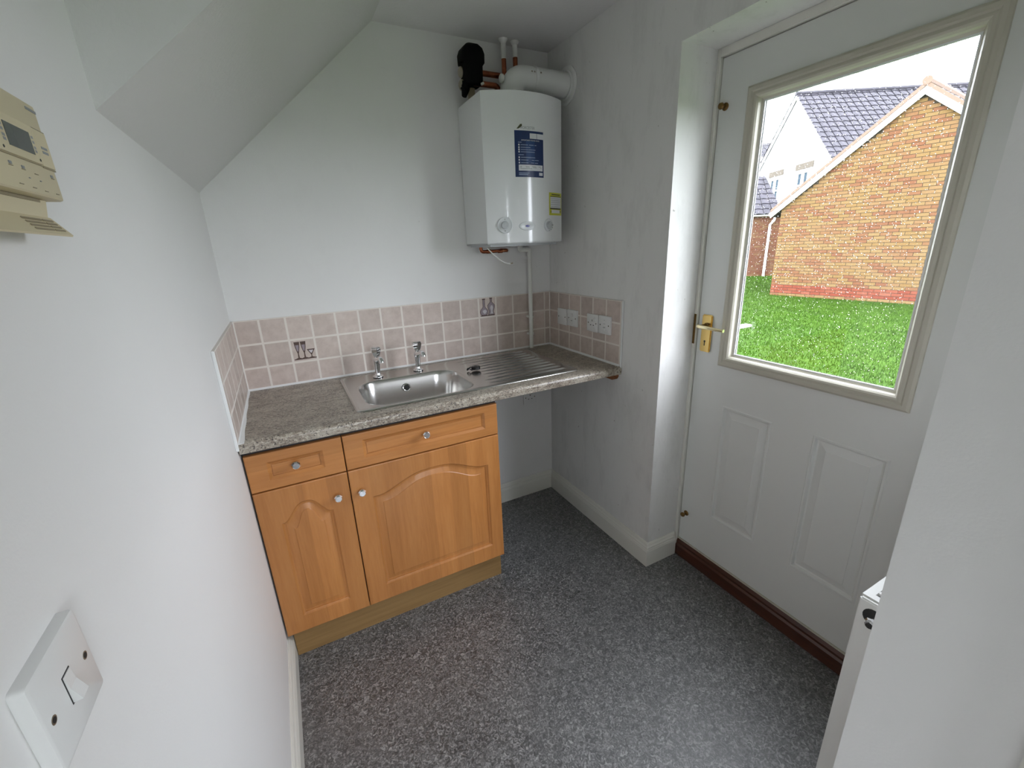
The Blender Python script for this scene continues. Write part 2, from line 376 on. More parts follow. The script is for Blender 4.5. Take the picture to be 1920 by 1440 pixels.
# glazing bead: raised moulding around the glass, both faces
def bead(sign, x):
    bm = nb()
    # profile (inset from hole edge, height above face)
    pr = [(-0.014,0.0),(-0.013,0.006),(-0.006,0.011),(0.004,0.011),(0.009,0.007),(0.017,0.009),(0.023,0.007),(0.028,0.002),(0.030,-0.010),(0.036,-0.014),(0.040,-0.018),(0.0,-0.018)]
    lp = rect_loops(-G[0], -G[1], G[2], G[3], pr, lambda u,v,d: (x-sign*d, -u, v))
    bridge(bm, lp); return mk('glazing_bead', bm, 'bead_paint' if sign > 0 else 'upvc_white', door)
bead(1, XD); bead(-1, X1)
bm = nb(); box(bm, XD+0.0185, XD+0.0255, G[0]-0.012, G[1]+0.012, G[2]+0.012, G[3]-0.012); glass = mk('pane', bm, 'pane_glass', door)
bm = nb()
for a in ((G[0]-0.024,G[0]-0.041,G[2]+0.024,G[3]-0.024),(G[1]+0.041,G[1]+0.024,G[2]+0.024,G[3]-0.024),(G[0]-0.041,G[1]+0.041,G[2]+0.024,G[2]+0.041),(G[0]-0.041,G[1]+0.041,G[3]-0.041,G[3]-0.024)):
    box(bm, XD+0.0145, XD+0.0180, *a)
mk('glazing_gasket', bm, 'upvc_white', door)
# rain drops on the outer face of the glass
vs, fs = [], []
rng = random.Random(3)
for i in range(3800):
    y = rng.uniform(G[1]+0.05, G[0]-0.05); z = rng.uniform(G[2]+0.05, G[3]-0.05)
    r = rng.choice([0.0004,0.0005,0.0007,0.0009,0.0012]); h = r*0.55; b0 = len(vs); K = 6; x = XD+0.0256
    for (rr, hh) in ((1.0,0.0),(0.75,0.65)):
        for k in range(K):
            a = 2*math.pi*k/K; vs.append((x+h*hh, y+r*rr*math.cos(a), z+r*rr*math.sin(a)))
    vs.append((x+h, y, z))
    for k in range(K):
        k2 = (k+1)%K
        fs.append((b0+k, b0+k2, b0+K+k2, b0+K+k)); fs.append((b0+K+k, b0+K+k2, b0+2*K))
    fs.append(tuple(b0+k for k in reversed(range(K))))
me = bpy.data.meshes.new('raindrops'); me.from_pydata([(a-XD, b+1.2855, c) for a,b,c in vs], [], fs); me.polygons.foreach_set('use_smooth', [True]*len(me.polygons))
me.materials.append(MATS['rain_water'])
o = bpy.data.objects.new('raindrops', me); COL.objects.link(o); o.parent = door; o['kind'] = 'stuff'
# lever handle on back plate
hy, hz = -0.903, 1.117
bm = nb(); box(bm, XD-0.010, XD, hy-0.0245, hy+0.0245, hz-0.077, hz+0.077, 0.004, 2)
plate = mk('handle_plate', bm, 'brass', door, True, label='brass lever handle on a long back plate')
bm = nb(); lathe(bm, (XD-0.010, hy-0.002, hz+0.034), (-1,0,0), [(0.0115,0),(0.0115,0.004),(0.008,0.006),(0.0075,0.040)], 16)
mk('handle_boss', bm, 'brass_dark', plate, True)
bm = nb(); tube(bm, [(XD-0.048,hy+0.010,hz+0.034),(XD-0.052,hy-0.010,hz+0.034),(XD-0.050,hy-0.050,hz+0.033),(XD-0.047,hy-0.090,hz+0.031),(XD-0.046,hy-0.108,hz+0.031)], [0.008,0.0085,0.0070,0.0062,0.0066], 12)
mk('handle_lever', bm, 'brass_pale', plate, True)
bm = nb(); lathe(bm, (XD-0.0102, hy+0.001, hz-0.032), (-1,0,0), [(0.0042,0),(0.0042,0.0006)], 12); box(bm, XD-0.0108, XD-0.0102, hy-0.0010, hy+0.0030, hz-0.050, hz-0.032)
mk('keyhole', bm, 'socket_hole', plate)
bm = nb(); box(bm, 1.7195, 1.7215, -0.8435, -0.8545, hz-0.05, hz+0.075, 0.0006, 1); mk('strike_plate', bm, 'brass_dark', door)
for (by, bz) in ((-0.884, 1.938), (-0.888, 0.245)):
    bm = nb(); lathe(bm, (XD, by, bz), (-1,0,0), [(0.013,0),(0.013,0.002),(0.011,0.004),(0.0048,0.006),(0.0048,0.016),(0.0095,0.019),(0.0115,0.024),(0.0095,0.029),(0.004,0.031)], 18)
    mk('door_bolt_knob', bm, 'brass_dark', door, True)

# ================================================================== TILED SPLASHBACK
rows = [(ZT+0.007, ZT+0.0949), (ZT+0.0991, ZT+0.1959), (ZT+0.2001, ZT+0.2985)]
TT = 0.008
tile_cache = {}
def tile_mesh(w, h):
    k = (round(w,4), round(h,4))
    if k not in tile_cache:
        bm = nb(); b = 0.0022
        bridge(bm, [[(-w/2,0,0),(w/2,0,0),(w/2,0,h),(-w/2,0,h)], [(-w/2,-TT+b,0),(w/2,-TT+b,0),(w/2,-TT+b,h),(-w/2,-TT+b,h)],
                    [(-w/2+b,-TT,b),(w/2-b,-TT,b),(w/2-b,-TT,h-b),(-w/2+b,-TT,h-b)]], True, True)
        me = finish(bm, 'tile'); me.materials.append(MATS['tile']); tile_cache[k] = me
    return tile_cache[k]
def put_tile(parent, loc, rz, w, h, extra=True):
    o = bpy.data.objects.new('tile', tile_mesh(w, h)); COL.objects.link(o)
    o.parent = parent; o.location = Vector(loc) - wpos(parent); o.rotation_euler = (0,0,rz); ORG[o.name] = Vector(loc)
    return o
deco = {}
g_ = 0.0021
edges = [0.0085] + [0.1*k for k in range(1, 16)] + [W-0.0085]
for ri, (z0, z1) in enumerate(rows):
    for k in range(len(edges)-1):
        a, b = edges[k]+g_, edges[k+1]-g_
        t_ = put_tile(wall_back, ((a+b)/2, -0.0005, z0), 0, b-a, z1-z0)
        if (k, ri) in ((2,1),(11,2)): deco[(k,ri)] = (t_, (a+b)/2, z0)
    for k in range(7):                                   # left wall
        y0 = -0.0085-0.1*k if k else -0.0085; y1 = -0.1*(k+1) if k < 6 else -0.634
        y0 = -0.1*k if k else -0.0085
        if k == 6: y0, y1 = -0.6, -0.634
        a, b = y0-0.0034, y1+0.0034
        put_tile(wall_left, (0.0005, (a+b)/2, z0), math.pi/2, a-b, z1-z0)
    for k in range(6):                                   # right wall
        y0 = -0.1*k if k else -0.0085; y1 = -0.1*(k+1) if k < 5 else -0.602
        a, b = y0-g_, y1+g_
        put_tile(wall_right, (W-0.0005, (a+b)/2, z0), -math.pi/2, a-b, z1-z0)
bm = nb(); box(bm, 0.0, W, -0.0084, 0.0, ZT, ZT+0.300); mk('grout', bm, 'grout', wall_back)
bm = nb(); box(bm, 0.0, 0.0084, -0.634, 0.0, ZT, ZT+0.300); mk('grout', bm, 'grout', wall_left)
bm = nb(); box(bm, W-0.0084, W, -0.604, 0.0, ZT, ZT+0.300); mk('grout', bm, 'grout', wall_right)
# end trims and silicone
bm = nb(); box(bm, W-0.009, W, -0.6125, -0.604, ZT-0.02, ZT+0.302, 0.003); mk('tile_trim', bm, 'sealant', wall_right)
bm = nb(); box(bm, 0.0, 0.009, -0.640, -0.634, ZT-0.015, ZT+0.302, 0.002); mk('tile_trim', bm, 'sealant', wall_left)
bm = nb(); prism(bm, [(-0.007,ZT+0.0005),(-0.015,ZT+0.0005),(-0.0105,ZT+0.0045),(-0.008,ZT+0.009),(-0.007,ZT+0.009)], 'x', 0.007, W-0.007); mk('sealant', bm, 'sealant', wall_back)
bm = nb()
lp = []
for i in range(25):
    y = -0.008-0.612*i/24; e = 0.008 + 0.0012*math.sin(i*0.9) + 0.009*(i/24)**1.5
    lp.append([(0.006,y,ZT), (0.006+e,y,ZT+0.0006), (0.0105,y,ZT+0.004), (0.0085,y,ZT+0.008), (0.006,y,ZT+0.008)])
bridge(bm, lp, True, True); mk('sealant', bm, 'sealant', wall_left, True)
bm = nb(); prism(bm, [(W-0.007,ZT+0.0005),(W-0.016,ZT+0.0005),(W-0.011,ZT+0.0045),(W-0.0085,ZT+0.009),(W-0.007,ZT+0.009)], 'y', -0.604, -0.008); mk('sealant', bm, 'sealant', wall_right)
bm = nb(); box(bm, 0.0065, 0.0095, -0.0095, -0.0065, ZT+0.004, ZT+0.3, 0.001, 1); mk('sealant', bm, 'sealant', wall_back)
bm = nb(); box(bm, W-0.0095, W-0.0065, -0.0095, -0.0065, ZT+0.004, ZT+0.3, 0.001, 1); mk('sealant', bm, 'sealant', wall_back)
# printed motifs on two tiles
def motif(tile, cx, z0, shapes, lab):
    for i, (pts, mname, off) in enumerate(shapes):
        bm = nb(); prism(bm, [(cx+x, z0+z) for x, z in pts], 'y', -0.0005-TT-0.0002-off, -0.0005-TT+0.0004); mk('printed_motif', bm, mname, tile, label=lab)
def sym(prof, cx): return [(cx+r, z) for r, z in prof] + [(cx-r, z) for r, z in reversed(prof)]
flute = [(0.0155,0.012),(0.0125,0.0135),(0.003,0.017),(0.0022,0.036),(0.005,0.046),(0.0085,0.062),(0.0115,0.088)]
flute_in = [(0.002,0.046),(0.0045,0.058),(0.0068,0.074)]
coupe = [(0.014,0.012),(0.011,0.0135),(0.002,0.016),(0.0018,0.025),(0.004,0.029),(0.0165,0.051)]
coupe_in = [(0.002,0.033),(0.0095,0.046)]
if (2,1) in deco:
    t_, cx, z0 = deco[(2,1)]
    motif(t_, cx, z0, [(sym(flute,-0.024),'print_brown',0), (sym(flute,0.001),'print_brown',0.0001), (sym(coupe,0.0285),'print_brown',0.0002),
        ([(-0.043,0.008),(0.047,0.008),(0.047,0.0125),(-0.043,0.0125)],'print_brown',0.0003),
        (sym(flute_in,-0.024),'print_mauve',0.0004), (sym(flute_in,0.001),'print_mauve',0.0004), (sym(coupe_in,0.0285),'print_pale',0.0004)], 'dark brown print of drinking glasses')
if (11,2) in deco:
    t_, cx, z0 = deco[(11,2)]
    c1, c2 = -0.020, 0.021
    rb = [(0.010,0.006),(0.020,0.012),(0.024,0.024),(0.021,0.036),(0.012,0.045),(0.0068,0.052),(0.0062,0.088),(0.009,0.090),(0.009,0.094)]
    sb = [(0.017,0.006),(0.018,0.012),(0.013,0.024),(0.020,0.046),(0.021,0.058),(0.010,0.070),(0.0055,0.075),(0.0055,0.090),(0.008,0.092),(0.008,0.096)]
    def shrink(p, k): return [(max(r-k,0.001), z+(k if i == 0 else 0)) for i,(r,z) in enumerate(p[:-2])]
    motif(t_, cx, z0, [(sym(rb,c1),'print_brown',0), (sym(sb,c2),'print_brown',0.0001), ([(-0.040,0.003),(0.040,0.003),(0.040,0.008),(-0.040,0.008)],'print_brown',0.0003),
        (sym(shrink(rb,0.003),c1),'print_mauve',0.0004), (sym(shrink(sb,0.003),c2),'print_mauve',0.0004),
        (sym([(0.004,0.016),(0.012,0.028),(0.006,0.036)],c1+0.003),'print_pale',0.0006), (sym([(0.008,0.014),(0.004,0.026),(0.009,0.044),(0.004,0.056)],c2+0.003),'print_pale',0.0006)], 'brown and mauve print of two bottles')

# ================================================================== WORKTOP
bm = nb(); YF = -0.615; zb = ZT-0.040
prof = [(-0.55, zb), (YF+0.012, zb), (YF+0.004, zb+0.003)]
for i in range(7):
    t = math.radians(180-90*i/6); prof.append((YF+0.016+0.016*math.cos(t), ZT-0.016+0.016*math.sin(t)))
prof.append((-0.55, ZT))
prism(bm, prof, 'x', 0.004, W-0.002)
box(bm, 0.004, 0.395, -0.55, -0.0085, zb, ZT); box(bm, 0.885, W-0.002, -0.55, -0.0085, zb, ZT); box(bm, 0.395, 0.885, -0.09, -0.0085, zb, ZT)
bmesh.ops.remove_doubles(bm, verts=bm.verts[:], dist=1e-5)
tag(mk('worktop', bm, 'laminate_granite', None, True, 50), 'speckled grey-brown laminate worktop with rolled front edge', 'worktop')
bm = nb(); prism(bm, [(-0.05,zb-0.002),(-0.592,zb-0.002),(-0.594,zb-0.012),(-0.585,zb-0.026),(-0.57,zb-0.032),(-0.05,zb-0.032)], 'x', W-0.020, W-0.0005)
tag(mk('support_batten', bm, 'batten_wood'), 'reddish brown wooden batten under the worktop end', 'batten')

# ================================================================== SINK
sink = thing('sink', 'stainless steel inset sink with ridged draining board', 'sink', (0.858, -0.30, ZT))
SX0, SX1, SY0, SY1 = 0.372, 1.352, -0.548, -0.056
BX0, BX1, BY0, BY1 = 0.425, 0.868, -0.517, -0.175
z = ZT
lp = [rrect(SX0,SX1,SY0,SY1,z+0.0006,0.022), rrect(SX0+0.0015,SX1-0.0015,SY0+0.0015,SY1-0.0015,z+0.0035,0.021), rrect(SX0+0.008,SX1-0.008,SY0+0.008,SY1-0.008,z+0.0050,0.020),
      rrect(SX0+0.014,SX1-0.014,SY0+0.014,SY1-0.014,z+0.0048,0.020), rrect(SX0+0.021,SX1-0.021,SY0+0.017,SY1-0.020,z+0.0018,0.030),
      rrect(BX0-0.010,BX1+0.010,BY0-0.007,BY1+0.010,z+0.0016,0.095), rrect(BX0-0.003,BX1+0.003,BY0-0.003,BY1+0.003,z+0.0008,0.092),
      rrect(BX0,BX1,BY0,BY1,z-0.004,0.09), rrect(BX0+0.006,BX1-0.006,BY0+0.006,BY1-0.006,z-0.02,0.088), rrect(BX0+0.014,BX1-0.014,BY0+0.012,BY1-0.012,z-0.10,0.085),
      rrect(BX0+0.022,BX1-0.022,BY0+0.020,BY1-0.020,z-0.138,0.08), rrect(BX0+0.040,BX1-0.040,BY0+0.038,BY1-0.038,z-0.152,0.07), rrect(BX0+0.10,BX1-0.10,BY0+0.10,BY1-0.10,z-0.158,0.05)]
bm = nb(); bridge(bm, lp, False, True); mk('sink_body', bm, 'stainless', sink, True, 60)
for i in range(10):
    y = -0.095 - i*0.044
    x0 = 0.925 + (0.03 if 2 <= i <= 7 else 0.0); x1 = 1.315
    bm = nb(); hh = 0.0062
    lp = [[(x0+0.000,y+0.001,z+0.0018),(x0,y,z+0.0019),(x0,y-0.001,z+0.0018)]]
    for x, k in ((x0+0.05,0.6),(x1-0.06,1.0),(x1-0.02,1.0),(x1-0.004,0.6)):
        lp.append([(x,y+0.006,z+0.0017),(x,y,z+0.0018+hh*k),(x,y-0.006,z+0.0017)])
    lp.append([(x1,y+0.001,z+0.0018),(x1,y,z+0.0019),(x1,y-0.001,z+0.0018)])
    bridge(bm, lp, closed=False); mk('drainer_ridge', bm, 'stainless', sink, True, 80)
bm = nb(); lathe(bm, (0.640,BY1-0.0185,z-0.048), (0,-1,0.08), [(0.019,0),(0.019,0.003),(0.016,0.005),(0.013,0.004),(0.013,0.001)], 24); ov = mk('overflow', bm, 'chrome', sink, True)
bm = nb(); lathe(bm, (0.640,BY1-0.0200,z-0.048), (0,-1,0.08), [(0.0125,0),(0.0125,0.0035)], 20); mk('overflow_hole', bm, 'socket_hole', ov)
bm = nb(); lathe(bm, (0.646,-0.346,z-0.1578), (0,0,1), [(0.040,0),(0.040,0.002),(0.034,0.003),(0.030,-0.001)], 28); wst = mk('waste', bm, 'chrome', sink, True)
bm = nb(); lathe(bm, (0.646,-0.346,z-0.1578), (0,0,1), [(0.028,0),(0.028,0.001)], 24); mk('waste_hole', bm, 'socket_hole', wst)
# black plug lying on the drainer
pg = thing('sink_plug', 'black rubber sink plug resting on the draining board', 'plug', (0.935,-0.285,z))
bm = nb(); lathe(bm, (0.948,-0.288,z+0.0085), (0.02,0.05,1), [(0.017,0),(0.021,0.002),(0.0215,0.013),(0.019,0.016),(0.008,0.0165),(0.006,0.014)], 20); mk('plug_body', bm, 'black_rubber', pg, True)
bm = nb(); tube(bm, [(0.921+0.013*math.cos(t*math.pi/6), -0.281+0.010*math.sin(t*math.pi/6), z+0.014+0.006*math.sin(t*math.pi/3)) for t in range(13)], 0.0030, 8); mk('pull_ring', bm, 'black_rubber', pg, True)

# ================================================================== TAPS
def tap(x, y, lab):
    t = thing('pillar_tap', lab, 'tap', (x,y,ZT+0.0045), group='chrome pillar taps on the sink')
    z = ZT+0.0045
    bm = nb(); lathe(bm, (x,y,z), (0,0,1), [(0.0235,0),(0.0235,0.003),(0.019,0.006),(0.0135,0.010),(0.0118,0.018)], 24); mk('tap_base', bm, 'chrome', t, True)
    bm = nb(); lathe(bm, (x,y,z+0.017), (0.03,0,1), [(0.0115,0),(0.012,0.02),(0.0138,0.045),(0.0160,0.060),(0.0155,0.068),(0.009,0.072),(0.0085,0.080)], 24); mk('tap_body', bm, 'chrome', t, True)
    bm = nb(); tube(bm, [(x+0.003,y-0.004,z+0.078),(x+0.0045,y-0.030,z+0.087),(x+0.006,y-0.058,z+0.095),(x+0.007,y-0.074,z+0.097),(x+0.0075,y-0.084,z+0.091),(x+0.0078,y-0.087,z+0.082)], [0.0140,0.0130,0.0120,0.0118,0.0116,0.0108], 14); mk('spout', bm, 'chrome', t, True)
    bm = nb()
    K = 12; lp = []
    for r, h in ((0.008,0.093),(0.0140,0.097),(0.0185,0.108),(0.0228,0.124),(0.0222,0.133),(0.0175,0.1385),(0.001,0.1395)):
        lp.append([(x+0.004+r*(1.0 if k%2 else 0.88)*math.cos(2*math.pi*k/K), y+r*(1.0 if k%2 else 0.88)*math.sin(2*math.pi*k/K), z+h) for k in range(K)])
    bridge(bm, lp, True, True); mk('tap_head', bm, 'chrome', t, True, 25)
tap(0.533, -0.122, 'chrome pillar tap by the plain side of the worktop')
tap(0.721, -0.122, 'chrome pillar tap closest to the draining board')

# ================================================================== BASE CABINETS
YC = -0.591                                   # front face of doors
def arch(u, v0, shoulder, rise, flat, x0, x1):
    """outline height along the top of a cathedral panel"""
    hw = (x1-x0)/2; t = abs(u-(x0+x1)/2)/hw
    if t > 1-flat: return shoulder
    k = t/(1-flat)
    return shoulder + rise*(0.5+0.5*math.cos(math.pi*k**1.35))
def arched_loops(x0, x1, z0, sh, rise, flat, steps, n=28):
    out = []
    for i, d in steps:
        a, b = x0+i, x1-i; lp = [(a, YC+d, z0+i), (b, YC+d, z0+i)]
        for k in range(n+1):
            x = b + (a-b)*k/n
            xx = x0 + (x-a)/(b-a)*(x1-x0)
            lp.append((x, YC+d, arch(xx, z0, sh, rise, flat, x0, x1)-i))
        out.append(lp)
    return out
def knob(x, z, parent):
    bm = nb(); K = 8; lp = []
    for r, h in ((0.006,0.0),(0.0055,0.010),(0.0135,0.014),(0.0150,0.020),(0.0115,0.025),(0.0105,0.0245)):
        lp.append([(x+r*math.cos(2*math.pi*(k+.5)/K), YC-h, z+r*math.sin(2*math.pi*(k+.5)/K)) for k in range(K)])
    bridge(bm, lp, True, True); mk('knob', bm, 'chrome', parent, False, label='faceted chrome knob')
def fill_front(bm, X0, X1, Z0, Z1, inner):
    """flat front face between an outer rectangle and an inner outline, plus rounded edge and back"""
    r = 0.003; T = 0.018
    # outer edge loops (rect with many points matched to the inner outline)
    n = len(inner)
    def onrect(p, x0, x1, z0, z1, y):
        cx, cz = (X0+X1)/2, (Z0+Z1)/2
        dx, dz = p[0]-cx, p[2]-cz; k = 1e9
        if dx > 1e-9: k = min(k, (x1-cx)/dx)
        if dx < -1e-9: k = min(k, (x0-cx)/dx)
        if dz > 1e-9: k = min(k, (z1-cz)/dz)
        if dz < -1e-9: k = min(k, (z0-cz)/dz)
        return (cx+dx*k, y, cz+dz*k)
    return r, T, onrect
def rect_front_loop(inner_n_side, X0, X1, Z0, Z1, y, n):
    lp = [(X0, y, Z0), (X1, y, Z0)]
    for k in range(n+1): lp.append((X1+(X0-X1)*k/n, y, Z1))
    return lp
def front(name, X0, X1, Z0, Z1, loops, n, mname, parent, label=None):
    bm = nb(); r = 0.0035; T = 0.018
    outer = [rect_front_loop(0, X0, X1, Z0, Z1, YC+T, n), rect_front_loop(0, X0, X1, Z0, Z1, YC+r, n), rect_front_loop(0, X0+r*0.3, X1-r*0.3, Z0+r*0.3, Z1-r*0.3, YC+r*0.3, n), rect_front_loop(0, X0+r, X1-r, Z0+r, Z1-r, YC, n)]
    bridge(bm, outer + loops, True, True)
    return mk(name, bm, mname, parent, True, 22, label=label)
DST = [(0.0,0.0),(0.003,0.0035),(0.006,0.0055),(0.010,0.0060),(0.0105,0.0085),(0.014,0.0090),(0.034,0.0035),(0.036,0.0015),(0.038,0.0012)]
RST = [(0.0,0.0),(0.002,0.0015),(0.009,0.0060),(0.011,0.0062),(0.0115,0.0085),(0.0135,0.0088),(0.0140,0.0068),(0.016,0.0066)]
def drawer_loops(x0, x1, z0, z1, n):
    return [rect_front_loop(0, x0+i, x1-i, z0+i, z1-i, YC+d, n) for i, d in RST]
ZD0, ZD1, ZM = 0.140, 0.881, 0.7455
def cabinet(X0, X1, lab, dp, pp, kd, kk, sh, rise, flat):
    c = thing('base_cabinet', lab, 'cabinet', ((X0+X1)/2, -0.30, 0.14))
    bm = nb(); box(bm, X0, X0+0.016, YC+0.020, -0.03, 0.145, 0.895); box(bm, X1-0.016, X1, YC+0.020, -0.03, 0.145, 0.895); box(bm, X0+0.016, X1-0.016, YC+0.020, -0.03, 0.145, 0.161); box(bm, X0+0.016, X1-0.016, -0.04, -0.03, 0.161, 0.895); box(bm, X0+0.016, X1-0.016, YC+0.020, YC+0.036, 0.735, 0.895); mk('carcass', bm, 'cabinet_side', c)
    n = 28
    d = front('drawer_front', X0+0.0015, X1-0.0015, ZM+0.002, ZD1, drawer_loops(*dp, n), n, 'maple_horizontal', c); knob(kd[0], kd[1], d)
    d = front('cabinet_door', X0+0.0015, X1-0.0015, ZD0, ZM-0.002, arched_loops(pp[0], pp[1], pp[2], sh, rise, flat, DST, n), n, 'maple_vertical', c); knob(kk[0], kk[1], d)
    return c
cabinet(0.004, 0.304, 'narrow honey maple base cabinet against the left wall', (0.066,0.238,0.782,0.848), (0.070,0.238,0.209), (0.150,0.8225), (0.2595,0.659), 0.612, 0.064, 0.08)
cabinet(0.304, 0.908, 'wide honey maple base cabinet under the sink', (0.370,0.850,0.782,0.853), (0.378,0.852,0.212), (0.600,0.8225), (0.341,0.655), 0.618, 0.057, 0.07)
bm = nb(); box(bm, 0.020, 0.905, -0.548, -0.530, 0.0, 0.146); tag(mk('plinth', bm, 'oak_plinth'), 'brown wood-grain plinth board below both cabinets', 'plinth')

# ================================================================== BOILER
BLX, BRX, BZ0, BZ1 = 1.055, 1.446, 1.499, 2.091
def yf(x):
    k = (x-1.2505)/0.1955; return -0.262 - 0.060*max(0.0, 1-k*k)
boiler = thing('boiler', 'white wall-hung gas boiler with bowed front', 'boiler', (1.25, 0.0, BZ0))
xs = [BLX + (BRX-BLX)*i/24 for i in range(25)]
plan = [(BLX+0.004, -0.004)] + [(x, yf(x)) for x in xs] + [(BRX-0.004, -0.004)]
bm = nb()
bridge(bm, [[(x,y,BZ0+0.006) for x,y in plan], [(x,y,BZ0) for x,y in plan], [(x,y,BZ1) for x,y in plan]], True, True)
mk('casing', bm, 'boiler_white', boiler, True, 30)
bm = nb(); box(bm, BLX+0.02, BRX-0.02, -0.245, -0.02, BZ0-0.010, BZ0+0.004); mk('bottom_tray', bm, 'boiler_grey', boiler)
def patch(name, x0, x1, z0, z1, mname, off, parent, label=None, n=8, skew=0.0):
    bm = nb(); lp = []
    for i in range(n+1):
        x = x0+(x1-x0)*i/n; y = yf(x)
        lp.append([(x,y+0.0002,z0),(x,y-off,z0),(x,y-off,z1),(x,y+0.0002,z1)])
    bridge(bm, lp, True, True); return mk(name, bm, mname, parent, False, label=label)
lb = patch('instruction_label', 1.178, 1.317, 1.770, 1.947, 'label_blue', 0.0006, boiler, 'dark blue instruction sticker with white text')
patch('label_box', 1.247, 1.281, 1.918, 1.938, 'label_white', 0.0010, lb); patch('label_box', 1.283, 1.317, 1.918, 1.938, 'label_white', 0.0010, lb)
patch('label_box', 1.193, 1.311, 1.795, 1.818, 'label_white', 0.0010, lb); patch('label_box', 1.292, 1.311, 1.777, 1.789, 'label_white', 0.0010, lb, n=2)
patch('label_stripe', 1.228, 1.270, 1.822, 1.91, 'label_bluer', 0.0008, lb, n=4)
for i, zz in enumerate((1.8935,1.884,1.8755,1.867,1.846,1.836,1.8255)):
    bm = nb(); lathe(bm, (1.196, yf(1.196)-0.0004, zz), (0.0,-1,0), [(0.0035,0),(0.0035,0.0008)], 10); mk('label_dot', bm, 'label_white', lb)
    patch('label_text', 1.204, 1.204+(0.075,0.045,0.07,0.066,0.068,0.086,0.082)[i], zz-0.0012, zz+0.0012, 'ink_pale', 0.0010, lb, n=3)
patch('label_text', 1.192, 1.208, 1.9015, 1.9040, 'ink_pale', 0.0010, lb, n=2); patch('label_text', 1.193, 1.217, 1.8545, 1.857, 'ink_pale', 0.0010, lb, n=2)
patch('label_text', 1.193, 1.240, 1.784, 1.787, 'ink_pale', 0.0010, lb, n=2); patch('label_text', 1.193, 1.236, 1.778, 1.781, 'ink_pale', 0.0010, lb, n=2)
for q in ((1.199,1.30,1.8115),(1.199,1.305,1.807),(1.2,1.255,1.8025)): patch('label_text', q[0], q[1], q[2]-0.0008, q[2]+0.0008, 'ink_grey', 0.0013, lb, n=3)
def text_on(txt, x0, z0, width, height, mname, parent, off=0.0010, name='lettering'):
    cu = bpy.data.curves.new('t', 'FONT'); cu.body = txt; cu.size = 1.0; cu.extrude = 0.0
    to = bpy.data.objects.new('t', cu); COL.objects.link(to)
    dg = bpy.context.evaluated_depsgraph_get(); me = bpy.data.meshes.new_from_object(to.evaluated_get(dg))
    bpy.data.objects.remove(to); bpy.data.curves.remove(cu)
    xs_ = [v.co.x for v in me.vertices]; ys_ = [v.co.y for v in me.vertices]
    kx = width/(max(xs_)-min(xs_)); kz = height/(max(ys_)-min(ys_)); mx_, my_ = min(xs_), min(ys_)
    org = wpos(parent)
    for v in me.vertices:
        x = x0+(v.co.x-mx_)*kx; v.co = Vector((x, yf(x)-off, z0+(v.co.y-my_)*kz)) - org
    me.materials.clear(); me.materials.append(MATS[mname]); me.name = name
    o = bpy.data.objects.new(name, me); COL.objects.link(o); o.parent = parent; ORG[o.name] = org
    return o
text_on('IMPORTANT PLEASE READ', 1.207, 1.9085, 0.088, 0.005, 'label_white', lb, 0.0011)
text_on('WORCESTER', 1.201, 1.9525, 0.071, 0.0105, 'ink_grey', boiler, 0.0004)
bm = nb(); P0 = [(1.188,1.953),(1.196,1.953),(1.212,1.963),(1.212,1.971),(1.204,1.970)]
lp0 = [(x, yf(x)-0.0006, z) for x,z in P0]; lp1 = [(x, yf(x)+0.0003, z) for x,z in P0]; bridge(bm, [lp1, lp0], True, True); mk('logo_mark', bm, 'label_dark', boiler)
yl = patch('service_sticker', 1.350, 1.443, 1.617, 1.713, 'label_yellow', 0.0006, boiler, 'yellow service sticker with white boxes', 6)
patch('label_box', 1.358, 1.438, 1.647, 1.6945, 'label_white', 0.0010, yl); patch('label_box', 1.366, 1.428, 1.626, 1.640, 'label_white', 0.0010, yl)
patch('label_bar', 1.358, 1.438, 1.6955, 1.6985, 'label_dark', 0.0010, yl); patch('label_bar', 1.356, 1.438, 1.6425, 1.6485, 'label_dark', 0.0011, yl)
patch('label_bar', 1.366, 1.430, 1.703, 1.707, 'label_dark', 0.0010, yl, n=3); patch('label_bar', 1.360, 1.363, 1.628, 1.637, 'label_dark', 0.0010, yl, n=2); patch('label_bar', 1.430, 1.436, 1.628, 1.638, 'label_dark', 0.0010, yl, n=2)
for zz in (1.688,1.680,1.672,1.663,1.654): patch('label_text', 1.361, 1.435, zz-0.0006, zz+0.0006, 'ink_grey', 0.0013, yl, n=3)
